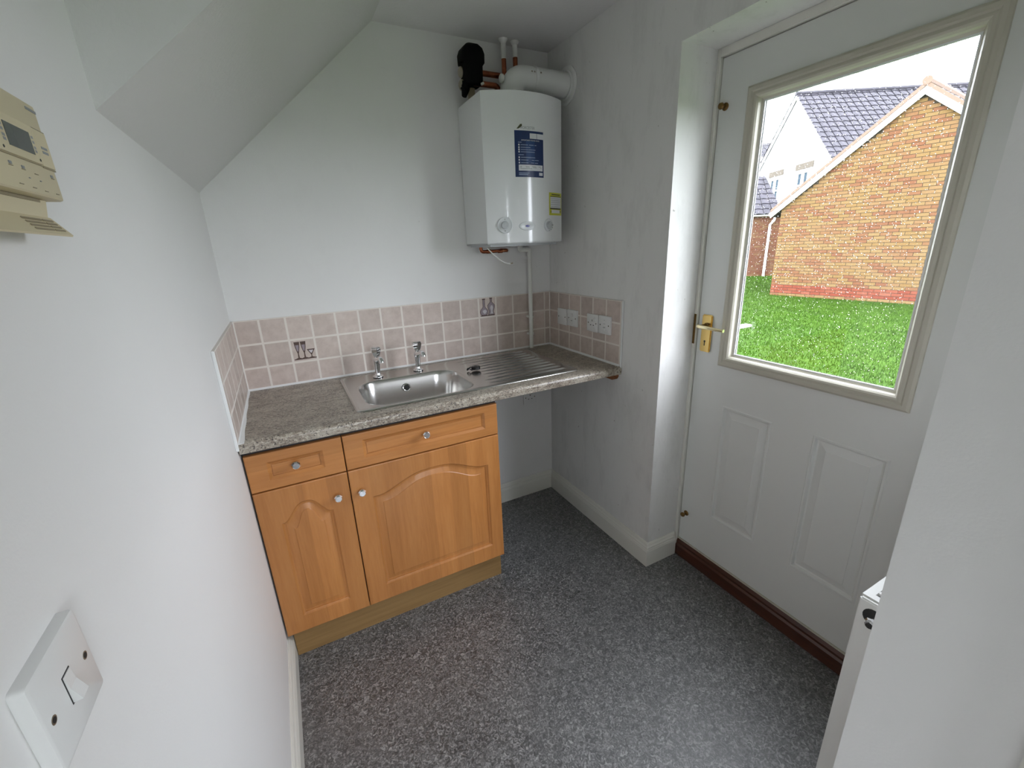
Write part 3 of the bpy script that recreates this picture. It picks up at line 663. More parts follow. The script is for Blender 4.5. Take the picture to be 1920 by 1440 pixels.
def dial(x, z, ro, kind):
    y = yf(x); sl = (yf(x+0.002)-yf(x-0.002))/0.004; nrm = Vector((sl, -1, 0)).normalized()
    d0, u, w_ = frame_of(nrm)
    bm = nb(); lathe(bm, (x,y,z), nrm, [(ro,-0.001),(ro,0.0025),(ro-0.002,0.0042),(ro-0.005,0.0030),(0.018,0.0030)], 32)
    k = mk('control_dial', bm, 'boiler_pale', boiler, True, 30)
    bm = nb(); lathe(bm, Vector((x,y,z))+nrm*0.002, nrm, [(0.0165,0),(0.0165,0.010),(0.0150,0.0125),(0.001,0.0130)], 28); kk = mk('dial_knob', bm, 'boiler_grey', k, True, 30)
    bm = nb(); c = Vector((x,y,z))+nrm*0.0152; a = math.radians(50 if kind else 90)
    pv = Vector((math.sin(a),0,math.cos(a))); sd = Vector((math.cos(a),0,-math.sin(a)))
    bridge(bm, [[c+pv*0.006-sd*0.001, c+pv*0.014-sd*0.001, c+pv*0.014+sd*0.001, c+pv*0.006+sd*0.001], [c+pv*0.006-sd*0.001-nrm*0.001, c+pv*0.014-sd*0.001-nrm*0.001, c+pv*0.014+sd*0.001-nrm*0.001, c+pv*0.006+sd*0.001-nrm*0.001]], True, True)
    mk('dial_pointer', bm, 'label_dark', k)
    for aa in ((0,180) if kind else (120,150,175,200,235)):
        a = math.radians(aa); c = Vector((x,y,z))+nrm*0.0034 + Vector((math.sin(a),0,math.cos(a)))*(ro-0.010 if kind else ro-0.006)
        bm = nb(); lathe(bm, c, nrm, [(0.0018,0),(0.0018,0.0006)], 8); mk('dial_mark', bm, 'label_dark', k)
dial(1.126, 1.578, 0.034, True); dial(1.343, 1.574, 0.028, False)
bm = nb()
c0 = 1.226
def ell(a, b, off): return [(c0+a*math.cos(t*math.pi/14), yf(c0+a*math.cos(t*math.pi/14))-off, 1.572+b*math.sin(t*math.pi/14)) for t in range(28)]
bridge(bm, [ell(0.040,0.019,-0.0005), ell(0.039,0.0185,0.002), ell(0.034,0.015,0.003), ell(0.028,0.010,0.0015)], False, True); bd = mk('badge', bm, 'boiler_pale', boiler, True)
bm = nb(); bridge(bm, [ell(0.0095,0.0045,0.001), ell(0.0095,0.0045,0.0042)], False, True); mk('badge_oval', bm, 'oval_blue', bd)

# flue
FY, FZ, FR = -0.165, 2.186, 0.051
fl = thing('boiler_flue', 'white plastic flue pipe elbowed through the right wall', 'flue', (1.25, FY, BZ1))
bm = nb()
pth = [(1.252,FY,BZ1+0.0005),(1.252,FY,FZ-0.058)]
for i in range(1,9):
    t = math.radians(90*i/8); pth.append((1.252+0.058-0.058*math.cos(t), FY, FZ-0.058+0.058*math.sin(t)))
pth.append((1.360,FY,FZ)); tube(bm, pth, FR, 28); mk('flue_elbow', bm, 'flue_white', fl, True)
bm = nb(); lathe(bm, (1.352,FY,FZ), (1,0,0), [(0.0535,0),(0.0545,0.003),(0.0545,0.012),(0.0535,0.015)], 32); mk('flue_collar', bm, 'flue_white', fl, True)
bm = nb(); tube(bm, [(1.36,FY,FZ),(W-0.001,FY,FZ)], 0.0505, 32); mk('flue_pipe', bm, 'flue_white', fl, True)
bm = nb(); lathe(bm, (W-0.0005,FY,FZ-0.002), (-1,0,0), [(0.079,0),(0.079,0.006),(0.074,0.010),(0.060,0.011),(0.056,0.016),(0.0505,0.016)], 36); mk('wall_collar', bm, 'flue_white', fl, True)
bm = nb(); lathe(bm, (1.203,FY-0.010,FZ-0.012), (-1,-0.1,0), [(0.017,0),(0.017,0.007),(0.013,0.010),(0.004,0.011)], 18); mk('sample_cap', bm, 'pipe_white', fl, True)
for x_ in (1.330, 1.343, 1.375):
    a = Vector((0,-0.94,0.34)); bm = nb(); lathe(bm, Vector((x_,FY,FZ))+a*(FR-0.0005), a, [(0.0036,0),(0.0036,0.0015),(0.002,0.0025)], 10); mk('flue_screw', bm, 'screw_metal', fl, True)

# pipework above the boiler
def pipe(name, path, r, mname, lab, group=None, cat='pipe'):
    bm = nb(); tube(bm, path, r, 16); return tag(mk(name, bm, mname, None, True), lab, cat, group)
p1 = thing('riser_pipe', 'part-painted copper riser nearer the black pump', 'pipe', (1.277,-0.054,2.095))
bm = nb(); tube(bm, [(1.277,-0.054,BZ1+0.002),(1.277,-0.054,2.292)], 0.0108, 16); mk('bare_length', bm, 'copper', p1, True)
bm = nb(); tube(bm, [(1.277,-0.054,2.292),(1.277,-0.054,H)], 0.0112, 16); mk('painted_length', bm, 'pipe_white', p1, True)
bm = nb(); lathe(bm, (1.277,-0.054,H), (0,0,-1), [(0.021,0),(0.019,0.006),(0.013,0.012),(0.0112,0.018)], 16); mk('ceiling_filler', bm, 'pipe_white', p1, True)
p2 = thing('riser_pipe', 'part-painted copper riser nearer the right wall', 'pipe', (1.336,-0.053,2.095))
bm = nb(); tube(bm, [(1.336,-0.053,BZ1+0.002),(1.336,-0.053,2.305)], 0.0108, 16); mk('bare_length', bm, 'copper', p2, True)
bm = nb(); tube(bm, [(1.336,-0.053,2.305),(1.336,-0.053,H)], 0.0112, 16); mk('painted_length', bm, 'pipe_white', p2, True)
bm = nb(); lathe(bm, (1.336,-0.053,H-0.0005), (0,0,-1), [(0.019,0),(0.019,0.003),(0.0165,0.010),(0.0112,0.014)], 16); mk('ceiling_socket', bm, 'pipe_white', p2, True)
pipe('copper_pipe', arc_path((1.125,-0.065,2.221),(1.277,-0.065,2.2205),(1.277,-0.065,BZ1+0.003),0.03), 0.0115, 'copper', 'upper horizontal copper pipe from the black pump')
pipe('copper_pipe', arc_path((1.095,-0.115,2.163),(1.215,-0.115,2.163),(1.215,-0.115,BZ1+0.002),0.022), 0.0115, 'copper', 'lower horizontal copper pipe bending into the boiler top')
# black circulating pump with isolating valves
pm = thing('circulating_pump', 'black pump body with silver valves beside the boiler top', 'pump', (1.09,-0.10,2.10))
bm = nb(); lp = []
for zz, hw, hd in ((2.152,0.030,0.032),(2.160,0.040,0.040),(2.225,0.042,0.042),(2.235,0.050,0.047),(2.268,0.051,0.048),(2.286,0.044,0.045),(2.300,0.028,0.034),(2.304,0.012,0.020)):
    lp.append(rrect(1.095-hw,1.095+hw,-0.10-hd,-0.10+hd,zz,min(hw,hd)*0.5,4))
bridge(bm, lp, True, True); mk('pump_body', bm, 'black_plastic', pm, True, 50)
bm = nb(); tube(bm, [(1.066,-0.10,2.165),(1.062,-0.10,2.140),(1.052,-0.105,2.112)], [0.020,0.018,0.011], 12); mk('pump_union', bm, 'black_plastic', pm, True)
for zz in (2.207, 2.160):
    bm = nb(); lathe(bm, (1.064,-0.085,zz), (-1,-0.1,-0.1), [(0.021,0),(0.021,0.016),(0.016,0.020),(0.010,0.0205)], 16); mk('isolating_valve', bm, 'screw_metal', pm, True)
bm = nb(); tube(bm, [(1.052,-0.12,2.232),(1.034,-0.122,2.226)], 0.004, 8); mk('valve_lever', bm, 'black_plastic', pm, True)
bm = nb(); tube(bm, [(1.048,-0.125,2.132),(1.030,-0.125,2.134)], 0.004, 8); mk('valve_lever', bm, 'black_plastic', pm, True)
bm = nb(); tube(bm, [(1.115,-0.15,2.150),(1.126,-0.15,2.156)], 0.005, 8); mk('cable_gland', bm, 'pipe_white', pm, True)
bm = nb(); tube(bm, [(1.100,-0.075,2.165),(1.100,-0.075,BZ1+0.001)], 0.016, 14); mk('pump_tail', bm, 'cream_dark', pm, True)

# pipework below the boiler
t_ = thing('relief_pipe', 'short copper pipe with elbow under the boiler', 'pipe', (1.15,-0.08,1.46))
bm = nb(); tube(bm, arc_path((1.098,-0.085,BZ0-0.011),(1.098,-0.085,1.467),(1.235,-0.085,1.469),0.014), 0.0082, 14); mk('pipe_run', bm, 'copper', t_, True)
for a in (1.128,1.190): 
    bm = nb(); tube(bm, [(a,-0.085,1.4672),(a+0.022,-0.085,1.4676)], 0.0098, 14); mk('pipe_coupling', bm, 'copper', t_, True)
bm = nb(); tube(bm, [(1.235,-0.085,1.469),(1.241,-0.078,1.469),(1.246,-0.050,1.470),(1.247,-0.0005,1.470)], [0.0086,0.0086,0.0086,0.0086], 12); mk('wall_bend', bm, 'copper', t_, True)
cp = thing('condensate_pipe', 'white plastic waste pipe running from boiler to worktop', 'pipe', (1.399,-0.030,ZT))
bm = nb(); tube(bm, [(1.399,-0.030,ZT+0.001),(1.399,-0.030,1.462)], 0.0108, 16); mk('pipe_run', bm, 'pipe_white', cp, True)
bm = nb(); tube(bm, arc_path((1.345,-0.030,1.468),(1.399,-0.030,1.468),(1.399,-0.030,1.435),0.012), 0.0132, 16); mk('pipe_elbow', bm, 'pipe_white', cp, True)
bm = nb(); tube(bm, arc_path((1.345,-0.030,BZ0-0.011),(1.345,-0.030,1.468),(1.362,-0.030,1.468),0.010), 0.0140, 16); mk('pipe_elbow', bm, 'pipe_white', cp, True)
for zz in (1.115, 1.020):
    bm = nb(); lathe(bm, (1.399,-0.030,zz-0.006), (0,0,1), [(0.0108,0),(0.0145,0.0005),(0.0145,0.0115),(0.0108,0.012)], 16); box(bm, 1.388, 1.410, -0.021, -0.0085, zz-0.006, zz+0.006); box(bm, 1.382, 1.391, -0.034, -0.0085, zz-0.005, zz+0.005)
    mk('pipe_clip', bm, 'pipe_white', cp, True, 40)
pts = []
for i in range(15):
    t = i/14; pts.append((1.078+0.118*t, -0.20-0.01*math.sin(t*3), 1.489-0.079*math.sin(t*math.pi/2)**0.85 if t > 0 else 1.489))
cb = thing('loose_cable', 'thin white cable dangling below the boiler', 'cable', (1.10,-0.2,1.41))
bm = nb(); tube(bm, pts, 0.0026, 8); mk('cable_sheath', bm, 'pipe_white', cb, True)
bm = nb(); tube(bm, [pts[-1], (pts[-1][0]+0.012, pts[-1][1], pts[-1][2]+0.001)], 0.0032, 8); mk('cable_end', bm, 'cream_dark', cb, True)

# ================================================================== SOCKETS AND SWITCHES
def plate(name, P, lab, cat, group=None, kind='blank', w=0.086, h=0.086, t=0.009, org=(0,0,0)):
    """P maps (u right, v up, d out) to world; (0,0) is the plate centre"""
    th = thing(name, lab, cat, org, group=group)
    def blk(nm, u0, u1, v0, v1, d0, d1, mname, bev=0.0, parent=None):
        bm = nb(); c = 0.0
        lo = [P(u0,v0,d0),P(u1,v0,d0),P(u1,v1,d0),P(u0,v1,d0)]
        e = bev
        l1 = [P(u0,v0,d1-e),P(u1,v0,d1-e),P(u1,v1,d1-e),P(u0,v1,d1-e)]
        l2 = [P(u0+e,v0+e,d1),P(u1-e,v0+e,d1),P(u1-e,v1-e,d1),P(u0+e,v1-e,d1)]
        bridge(bm, [lo,l1,l2] if e else [lo,l2], True, True)
        return mk(nm, bm, mname, parent or th, False)
    def disc(nm, u, v, r, d0, d1, mname, parent=None, seg=14):
        bm = nb(); bridge(bm, [[P(u+r*math.cos(2*math.pi*i/seg), v+r*math.sin(2*math.pi*i/seg), d) for i in range(seg)] for d in (d0,d1)], True, True)
        return mk(nm, bm, mname, parent or th)
    # moulded plate with softly rounded corners
    bm = nb()
    def rl(i, d, r): return [P(x,y,d) for x,y,_ in rrect(-w/2+i, w/2-i, -h/2+i, h/2-i, 0, r, 4)]
    bridge(bm, [rl(0,0.0,0.004), rl(0,t-0.003,0.004), rl(0.0008,t-0.001,0.0035), rl(0.0025,t,0.003)], True, True)
    mk('face_plate', bm, 'switch_white', th, True, 35)
    for s in (-1,1):
        o = disc('screw', s*0.030, 0.0, 0.0036, t-0.001, t+0.0002, 'screw_metal'); disc('screw_recess', s*0.030, 0.0, 0.0024, t, t+0.0004, 'socket_hole', o)
    if kind == 'socket':
        blk('pin_slot', -0.002, 0.002, 0.008, 0.017, t-0.002, t+0.0003, 'socket_hole')
        for s in (-1,1): blk('pin_slot', s*0.011-0.0036, s*0.011+0.0036, -0.012, -0.008, t-0.002, t+0.0003, 'socket_hole')
        r_ = blk('rocker', 0.014, 0.026, 0.010, 0.026, t-0.001, t+0.004, 'switch_white', 0.0015)
        disc('red_dot', 0.020, 0.030, 0.0012, t, t+0.0003, 'ink_grey')
    if kind == 'spur':
        r_ = blk('fuse_carrier', -0.009, 0.009, -0.026, -0.010, t-0.001, t+0.003, 'switch_white', 0.001)
        blk('carrier_slot', -0.006, 0.006, -0.0135, -0.0115, t, t+0.0034, 'socket_hole', 0, r_)
        s_ = blk('rocker', -0.007, 0.007, 0.008, 0.022, t-0.001, t+0.005, 'switch_white', 0.002)
        blk('rocker_mark', -0.006, 0.006, 0.0235, 0.0245, t, t+0.0003, 'ink_grey')
    if kind == 'fused':
        s_ = blk('rocker', -0.008, 0.008, -0.026, -0.012, t-0.001, t+0.005, 'switch_white', 0.002)
        blk('rocker_mark', -0.007, 0.007, -0.0105, -0.0093, t, t+0.0004, 'socket_hole'); blk('window_mark', -0.007, 0.007, 0.006, 0.0075, t, t+0.0004, 'ink_grey')
        disc('neon', 0.0, 0.024, 0.0016, t, t+0.0005, 'ink_grey')
    return th, blk
def PR(cy, cz): return lambda u,v,d: (W-0.008-d, cy-u, cz+v)          # right wall, on the tiles
plate('wall_plate', PR(-0.1425,1.1145), 'blank white plate on tiles beside the waste pipe', 'wall plate', kind='blank', org=(W-0.008,-0.1425,1.07))
plate('fused_spur', PR(-0.2370,1.1175), 'white fused spur switch joined to the blank plate', 'switch', kind='spur', org=(W-0.008,-0.237,1.07))
plate('power_socket', PR(-0.4060,1.1155), 'white single power socket on the tiles', 'socket', kind='socket', org=(W-0.008,-0.406,1.07))
plate('appliance_switch', PR(-0.4985,1.1175), 'white appliance switch next to the tiled power socket', 'switch', kind='fused', org=(W-0.008,-0.4985,1.07))
plate('power_socket', lambda u,v,d: (1.3925+u, -d, 0.638+v), 'white power socket on bare wall below the worktop', 'socket', kind='socket', org=(1.3925,0,0.595))
# light switch on the left wall
SWY, SWZ = -1.7165, 1.1835
sw, blk = plate('light_switch', lambda u,v,d: (d, SWY+u, SWZ+v), 'white single light switch on the left wall', 'switch', kind='none', w=0.083, h=0.084, t=0.010, org=(0,SWY,SWZ-0.042))
bm = nb()
box(bm, 0.0095, 0.0103, SWY-0.0065, SWY+0.0065, SWZ-0.0135, SWZ+0.0135); mk('rocker_recess', bm, 'socket_hole', sw)
bm = nb(); prism(bm, [(0.0095,SWZ-0.0125),(0.0165,SWZ-0.0115),(0.0120,SWZ+0.001),(0.0108,SWZ+0.0125),(0.0095,SWZ+0.0125)], 'y', SWY-0.0055, SWY+0.0055); mk('rocker', bm, 'switch_white', sw)

# heating programmer on the left wall
pgm = thing('heating_programmer', 'yellowed cream heating programmer with its flap hanging open', 'programmer', (0.0,-1.55,1.52))
PY0, PY1, PZ0, PZ1, PX = -1.482, -1.635, 1.556, 1.640, 0.034
bm = nb(); 
def pl(i, x): return [(x, PY0-i, PZ0+i*0.6), (x, PY1+i, PZ0+i*0.6), (x, PY1+i, PZ1-i), (x, PY0-i, PZ1-i)]
bridge(bm, [pl(0.006,0.0), pl(0.0,0.006), pl(0.0,PX-0.004), pl(0.0015,PX-0.001), pl(0.004,PX)], True, True); mk('housing', bm, 'cream_plastic', pgm, True, 30)
def pbx(nm, y0, y1, z0, z1, mname, d=0.0006, bev=0, parent=None):
    bm = nb(); box(bm, PX-0.0006, PX+d, y0, y1, z0, z1, bev, 1); return mk(nm, bm, mname, parent or pgm)
scr = pbx('screen_surround', -1.5115, -1.5860, 1.5850, 1.6165, 'cream_plastic', 0.0014, 0.0004)
pbx('lcd_screen', -1.5225, -1.5670, 1.5915, 1.6095, 'lcd', 0.0018, 0, scr)
for zz in (1.6065,1.6025,1.5980,1.5950): pbx('printed_day', -1.5160, -1.5195, zz-0.0011, zz+0.0011, 'ink_grey', 0.0016, 0, scr); pbx('printed_day', -1.5700, -1.5745, zz-0.0011, zz+0.0011, 'ink_grey', 0.0016, 0, scr)
for yy in (-1.5145,-1.5785):
    bm = nb(); lathe(bm, (PX+0.0005,yy,1.5885), (1,0,0), [(0.0012,0),(0.0012,0.0012)], 8); mk('indicator_dot', bm, 'socket_hole', scr)
bt = pbx('side_button', -1.4835, -1.5095, 1.5845, 1.6160, 'cream_plastic', 0.0010, 0.0003)
pbx('button_text', -1.4900, -1.5020, 1.6000, 1.6022, 'ink_grey', 0.0013, 0, bt); pbx('button_text', -1.4900, -1.5020, 1.5962, 1.5985, 'ink_grey', 0.0013, 0, bt)
pbx('groove', -1.4830, -1.5100, 1.6162, 1.6170, 'cream_dark'); pbx('groove', -1.4830, -1.5100, 1.5828, 1.5840, 'cream_dark'); pbx('groove', -1.5110, -1.6330, 1.5836, 1.5843, 'cream_dark')
pbx('brand_mark', -1.4860, -1.5060, 1.6318, 1.6340, 'ink_grey')
for yy, zz in ((-1.4960,1.5770),(-1.5520,1.5770),(-1.5730,1.5775),(-1.6020,1.5775)):
    pbx('button_text', yy-0.0035, yy+0.0010, zz-0.0011, zz+0.0011, 'ink_grey')
for yy, zz in ((-1.4960,1.5615),(-1.5300,1.5745),(-1.5200,1.5615),(-1.5430,1.5620),(-1.5660,1.5625),(-1.5530,1.5752),(-1.5740,1.5755),(-1.4960,1.5752)):
    pbx('button_outline', yy-0.0035, yy+0.0030, zz-0.0003, zz+0.0003, 'cream_dark')
for yy in (-1.5260,-1.5470): pbx('button_sign', yy-0.0012, yy+0.0012, 1.5690, 1.5698, 'ink_grey')
# hinged flap below
bm = nb(); prism(bm, [(0.021,1.5555),(0.024,1.5555),(0.0215,1.5405),(0.0185,1.5405)], 'y', -1.4965, PY1); fl_ = mk('flap_hinge', bm, 'cream_plastic', pgm)
bm = nb(); prism(bm, [(0.0185,1.5405),(0.0215,1.5405),(0.0345,1.5240),(0.0335,1.5225)], 'y', -1.4915, PY1); fp = mk('flap', bm, 'cream_plastic', pgm, label='open cream plastic flap with printed instructions')
bm = nb(); box(bm, 0.0215, 0.0245, -1.5110, -1.5900, 1.5530, 1.5558); mk('flap_slot', bm, 'cream_dark', pgm)
for i in range(4):
    t0 = 0.2+0.18*i; x_ = 0.0215+0.0125*t0; z_ = 1.5405-0.0165*t0
    for (ya, yb) in ((-1.500,-1.522),(-1.525,-1.562)):
        bm = nb(); bridge(bm, [[(x_+0.0008,ya,z_+0.0006),(x_+0.0008,yb,z_+0.0006),(x_+0.0018,yb,z_-0.0007),(x_+0.0018,ya,z_-0.0007)],[(x_+0.0002,ya,z_-0.0002),(x_+0.0002,yb,z_-0.0002),(x_+0.0012,yb,z_-0.0015),(x_+0.0012,ya,z_-0.0015)]], True, True); mk('printed_line', bm, 'cream_dark', fp)

# ================================================================== RADIATOR
rx0, rx1, ry0, ry1, rz0, rz1 = 1.160, 1.535, -1.788, -1.884, 0.14, 0.780
rad = thing('radiator', 'white panel radiator on the wall stub by the door', 'radiator', ((rx0+rx1)/2, -1.84, rz0))
for yy in (ry0, ry1+0.012):
    bm = nb(); 
    pts_ = []
    n = 11
    for k in range(n):
        xa = rx0+0.012+(rx1-rx0-0.024)*k/n; wd_ = (rx1-rx0-0.024)/n
        pts_ += [(xa, yy), (xa+wd_*0.25, yy-0.004), (xa+wd_*0.75, yy-0.004)]
    pts_ += [(rx1-0.012, yy), (rx1-0.012, yy-0.012), (rx0+0.012, yy-0.012)]
    prism(bm, pts_, 'z', rz0+0.004, rz1-0.006); mk('radiator_panel', bm, 'radiator_white', rad)
for xx in (rx0, rx1-0.010):
    bm = nb(); box(bm, xx, xx+0.010, ry1, ry0, rz0, rz1-0.002, 0.003, 2); mk('side_cover', bm, 'radiator_white', rad)
for a in ((rx0+0.010,rx0+0.026,ry1,ry0),(rx1-0.026,rx1-0.010,ry1,ry0),(rx0+0.026,rx1-0.026,ry0-0.016,ry0),(rx0+0.026,rx1-0.026,ry1,ry1+0.016)):
    bm = nb(); box(bm, a[0], a[1], a[2], a[3], rz1-0.006, rz1+0.001); mk('grille_frame', bm, 'radiator_white', rad)
k = rx0+0.026+0.012
while k < rx1-0.03:
    bm = nb(); box(bm, k, k+0.008, ry1+0.016, ry0-0.016, rz1-0.005, rz1+0.0005); mk('grille_slat', bm, 'radiator_white', rad); k += 0.020
bm = nb(); box(bm, rx0+0.03, rx1-0.03, ry1+0.03, ry0-0.03, rz0+0.02, rz1-0.04); mk('convector_fins', bm, 'cabinet_side', rad)
bm = nb(); lathe(bm, (rx0+0.0005,-1.818,rz1-0.034), (-1,0,0), [(0.019,0),(0.019,0.001),(0.017,0.0016),(0.006,0.0016)], 20); mk('tapping_hole', bm, 'socket_hole', rad, True)
bm = nb(); lathe(bm, (rx0+0.0005,-1.820,rz1-0.039), (-1,0,-0.15), [(0.012,0),(0.012,0.010),(0.009,0.012),(0.009,0.018),(0.004,0.019)], 8); vl = mk('bleed_plug', bm, 'chrome', rad)
bm = nb(); lathe(bm, (rx0-0.0185,-1.820,rz1-0.0418), (-1,0,-0.15), [(0.006,0),(0.006,0.002)], 10); mk('plug_socket', bm, 'socket_hole', vl)
for xx in (rx0+0.06, rx1-0.08):
    bm = nb(); box(bm, xx, xx+0.03, YN, ry1+0.002, 0.55, 0.72); mk('wall_bracket', bm, 'radiator_white', rad)
bm = nb(); tube(bm, [(rx0+0.03,-1.84,rz0+0.01),(rx0+0.03,-1.84,0.0)], 0.0075, 10); mk('supply_pipe', bm, 'pipe_white', rad, True)
bm = nb(); tube(bm, [(rx1-0.03,-1.84,rz0+0.01),(rx1-0.03,-1.84,0.0)], 0.0075, 10); mk('supply_pipe', bm, 'pipe_white', rad, True)

# ================================================================== OUTDOORS
GZ = -0.15
bm = nb(); box(bm, -30, 60, -40, 45, GZ-0.3, GZ); lawn = struct('ground', bm, 'grass', 'mown green lawn outside')
# grass blades over the part of the lawn seen through the door
import numpy as np
rg = np.random.default_rng(5); NB = 85000
u = rg.random(NB); dist = 3.2 + 16.0*u**0.9
ang = np.radians(8 + 44*rg.random(NB) - 8)
gx = 1.9+dist*np.cos(ang); gy = -1.6+dist*np.sin(ang)
a = rg.random(NB)*6.283; hh = 0.022+0.03*rg.random(NB); ww = 0.004+0.003*dist/8; lean = 0.02*(rg.random((NB,2))-0.5)
ls = (gx-12.382)*0.99274+(gy-5.574)*0.12025; l2 = (gx-12.382)*0.12025-(gy-5.574)*0.99274; l3 = (gx-17.373)*0.6428+(gy-9.807)*0.7660
keep = ((ls < -0.02) | (l2 < -0.05)) & (l3 < -0.2) & ~((gx > 7.4) & (gx < 7.95) & (gy > 2.95) & (gy < 3.18))
gx, gy, a, hh, ww, lean = gx[keep], gy[keep], a[keep], hh[keep], ww[keep], lean[keep]; NB = len(gx)
vv = np.zeros((NB,3,3))
vv[:,0] = np.stack([gx-np.cos(a)*ww, gy-np.sin(a)*ww, np.full(NB,GZ-0.002)],1); vv[:,1] = np.stack([gx+np.cos(a)*ww, gy+np.sin(a)*ww, np.full(NB,GZ-0.002)],1)
vv[:,2] = np.stack([gx+lean[:,0]*2, gy+lean[:,1]*2, GZ+hh],1)
me = bpy.data.meshes.new('grass_blades'); me.vertices.add(NB*3); me.loops.add(NB*3); me.polygons.add(NB)
me.vertices.foreach_set('co', vv.reshape(-1)); me.loops.foreach_set('vertex_index', np.arange(NB*3)); me.polygons.foreach_set('loop_start', np.arange(0,NB*3,3)); me.polygons.foreach_set('loop_total', np.full(NB,3))
me.update(); me.materials.append(MATS['grass'])
o = bpy.data.objects.new('grass_blades', me); COL.objects.link(o); o['kind'] = 'stuff'; o['label'] = 'short green grass of the lawn'; o['category'] = 'grass'
bm = nb(); box(bm, 7.45, 7.90, 3.00, 3.13, GZ, GZ+0.04, 0.008); tag(mk('white_board', bm, 'upvc_white'), 'small white plastic board lying on the lawn', 'board')

# --- roof of joined tiles in a local frame: origin eave line along X, going up slope
def roof_tiles(parent, org, ux, us, length, slope_len, mname, tw=0.30, tl=0.32, name='roof_tiles', taper=0.0):
    ux = Vector(ux).normalized(); us = Vector(us).normalized(); nn = ux.cross(us).normalized()
    if nn.z < 0: nn = -nn
    vs, fs = [], []; org = Vector(org)
    ny = int(slope_len/tl)+1; nx = int(length/tw)+1
    for j in range(ny):
        s0 = j*tl; s1 = min(s0+tl*1.12, slope_len)
        if s1 <= s0: continue
        for i in range(nx):
            x0 = i*tw; x1 = min(x0+tw-0.008, length-taper*s0/slope_len)
            if x1 <= x0: continue
            xm = x0+(x1-x0)*0.35; b0 = len(vs)
            for (x, s, h) in ((x0,s0,0.045),(xm,s0,0.062),(x1,s0,0.030),(x0,s1,0.018),(xm,s1,0.032),(x1,s1,0.004),(x0,s0,0.0),(x1,s0,0.0)):
                vs.append(org+ux*x+us*s+nn*h)
            fs += [(b0,b0+1,b0+4,b0+3),(b0+1,b0+2,b0+5,b0+4),(b0+6,b0+7,b0+2,b0+1,b0)]
    me = bpy.data.meshes.new(name); me.from_pydata(vs, [], fs); me.update(); me.materials.append(MATS[mname])
    o = bpy.data.objects.new(name, me); COL.objects.link(o); o.parent = parent; o['kind'] = 'stuff'; return o

# --- garage gable of buff brick (local x along the wall, y away from the viewer)
ga = math.atan2(-0.99274, 0.12025)
gar = thing('brick_garage', 'buff brick garage gable with red base course and white bargeboards', 'building', (12.382, 5.574, GZ), ga)
AX, AZ, EZ = 2.530, 4.107-GZ, 2.09-GZ          # apex and eaves above ground
k_ = (AZ-EZ)/AX
def gtop(s): return AZ - k_*abs(s-AX)
bm = nb(); prism(bm, [(0.0,0.0),(2*AX,0.0),(2*AX,EZ),(AX,AZ),(0.0,EZ)], 'y', 0.007, 5.5); mk('wall_core', bm, 'mortar', gar, local=True)
PBX, PBZ = 0.225, 0.075
def brick_mesh(w):
    bm = nb(); box(bm, 0, w, 0.0, 0.05, 0, 0.065); return finish(bm, 'brick')
full = {}
for key, mname in (('y','brick_buff'),('r','brick_red')):
    for w_ in (0.215, 0.1025):
        me = brick_mesh(w_); me.materials.append(MATS[mname]); full[(key,w_)] = me
cand = []
rows_n = int(AZ/PBZ)
for r in range(rows_n):
    z0 = r*PBZ; off = -0.1125 if r % 2 else 0.0; c = 0
    while True:
        x0 = off + c*PBX; c += 1
        if x0 > 2*AX: break
        w_ = 0.215
        if x0 < 0: x0, w_ = 0.0, 0.1025
        if x0+w_ > 2*AX+0.01: continue
        if z0+0.065 > gtop(x0)+0.05 and z0+0.065 > gtop(x0+w_)+0.05: continue
        if z0+0.03 > gtop(x0+w_/2)+0.02: continue
        key = 'r' if 1 <= r <= 3 else 'y'
        # what the door glass shows: s < 3.35; larger to the right
        vis = x0 < 3.30
        d2 = (x0-7.6)**2*0.2 + (z0-1.6)**2*0.25
        cand.append((0 if vis else 1, d2, x0, z0, w_, key))
cand.sort()
rest = {'y': [], 'r': []}
rb = random.Random(11)
for i, (vis, d2, x0, z0, w_, key) in enumerate(cand):
    dz = rb.uniform(-0.002, 0.003)
    if i < 300:
        o = bpy.data.objects.new('brick', full[(key,w_)]); COL.objects.link(o); o.parent = gar; o.location = (x0, dz, z0+0.005)
    else: rest[key].append((x0, z0+0.005, w_, dz, rb.random()))
for key, lst in rest.items():
    if not lst: continue
    vs, fs, tint = [], [], []
    for x0, z0, w_, dz, tv in lst:
        b0 = len(vs)
        for (x,y,z) in ((x0,dz,z0),(x0+w_,dz,z0),(x0+w_,dz,z0+0.065),(x0,dz,z0+0.065),(x0,0.03,z0),(x0+w_,0.03,z0),(x0+w_,0.03,z0+0.065),(x0,0.03,z0+0.065)): vs.append((x,y,z)); tint.append(tv)
        fs += [(b0,b0+1,b0+2,b0+3),(b0+4,b0+5,b0+1,b0),(b0+3,b0+2,b0+6,b0+7),(b0,b0+3,b0+7,b0+4),(b0+1,b0+5,b0+6,b0+2)]
    me = bpy.data.meshes.new('brickwork'); me.from_pydata(vs, [], fs); me.update()
    at = me.attributes.new('tint', 'FLOAT', 'POINT'); at.data.foreach_set('value', tint)
    me.materials.append(MATS['brick_buff' if key == 'y' else 'brick_red'])
    o = bpy.data.objects.new('brickwork', me); COL.objects.link(o); o.parent = gar; o['kind'] = 'stuff'
# left return wall of the garage in brown brick
bm = nb(); box(bm, -0.004, 0.0, 0.01, 5.5, 0.0, EZ); mk('return_wall', bm, 'brick_brown', gar, local=True)
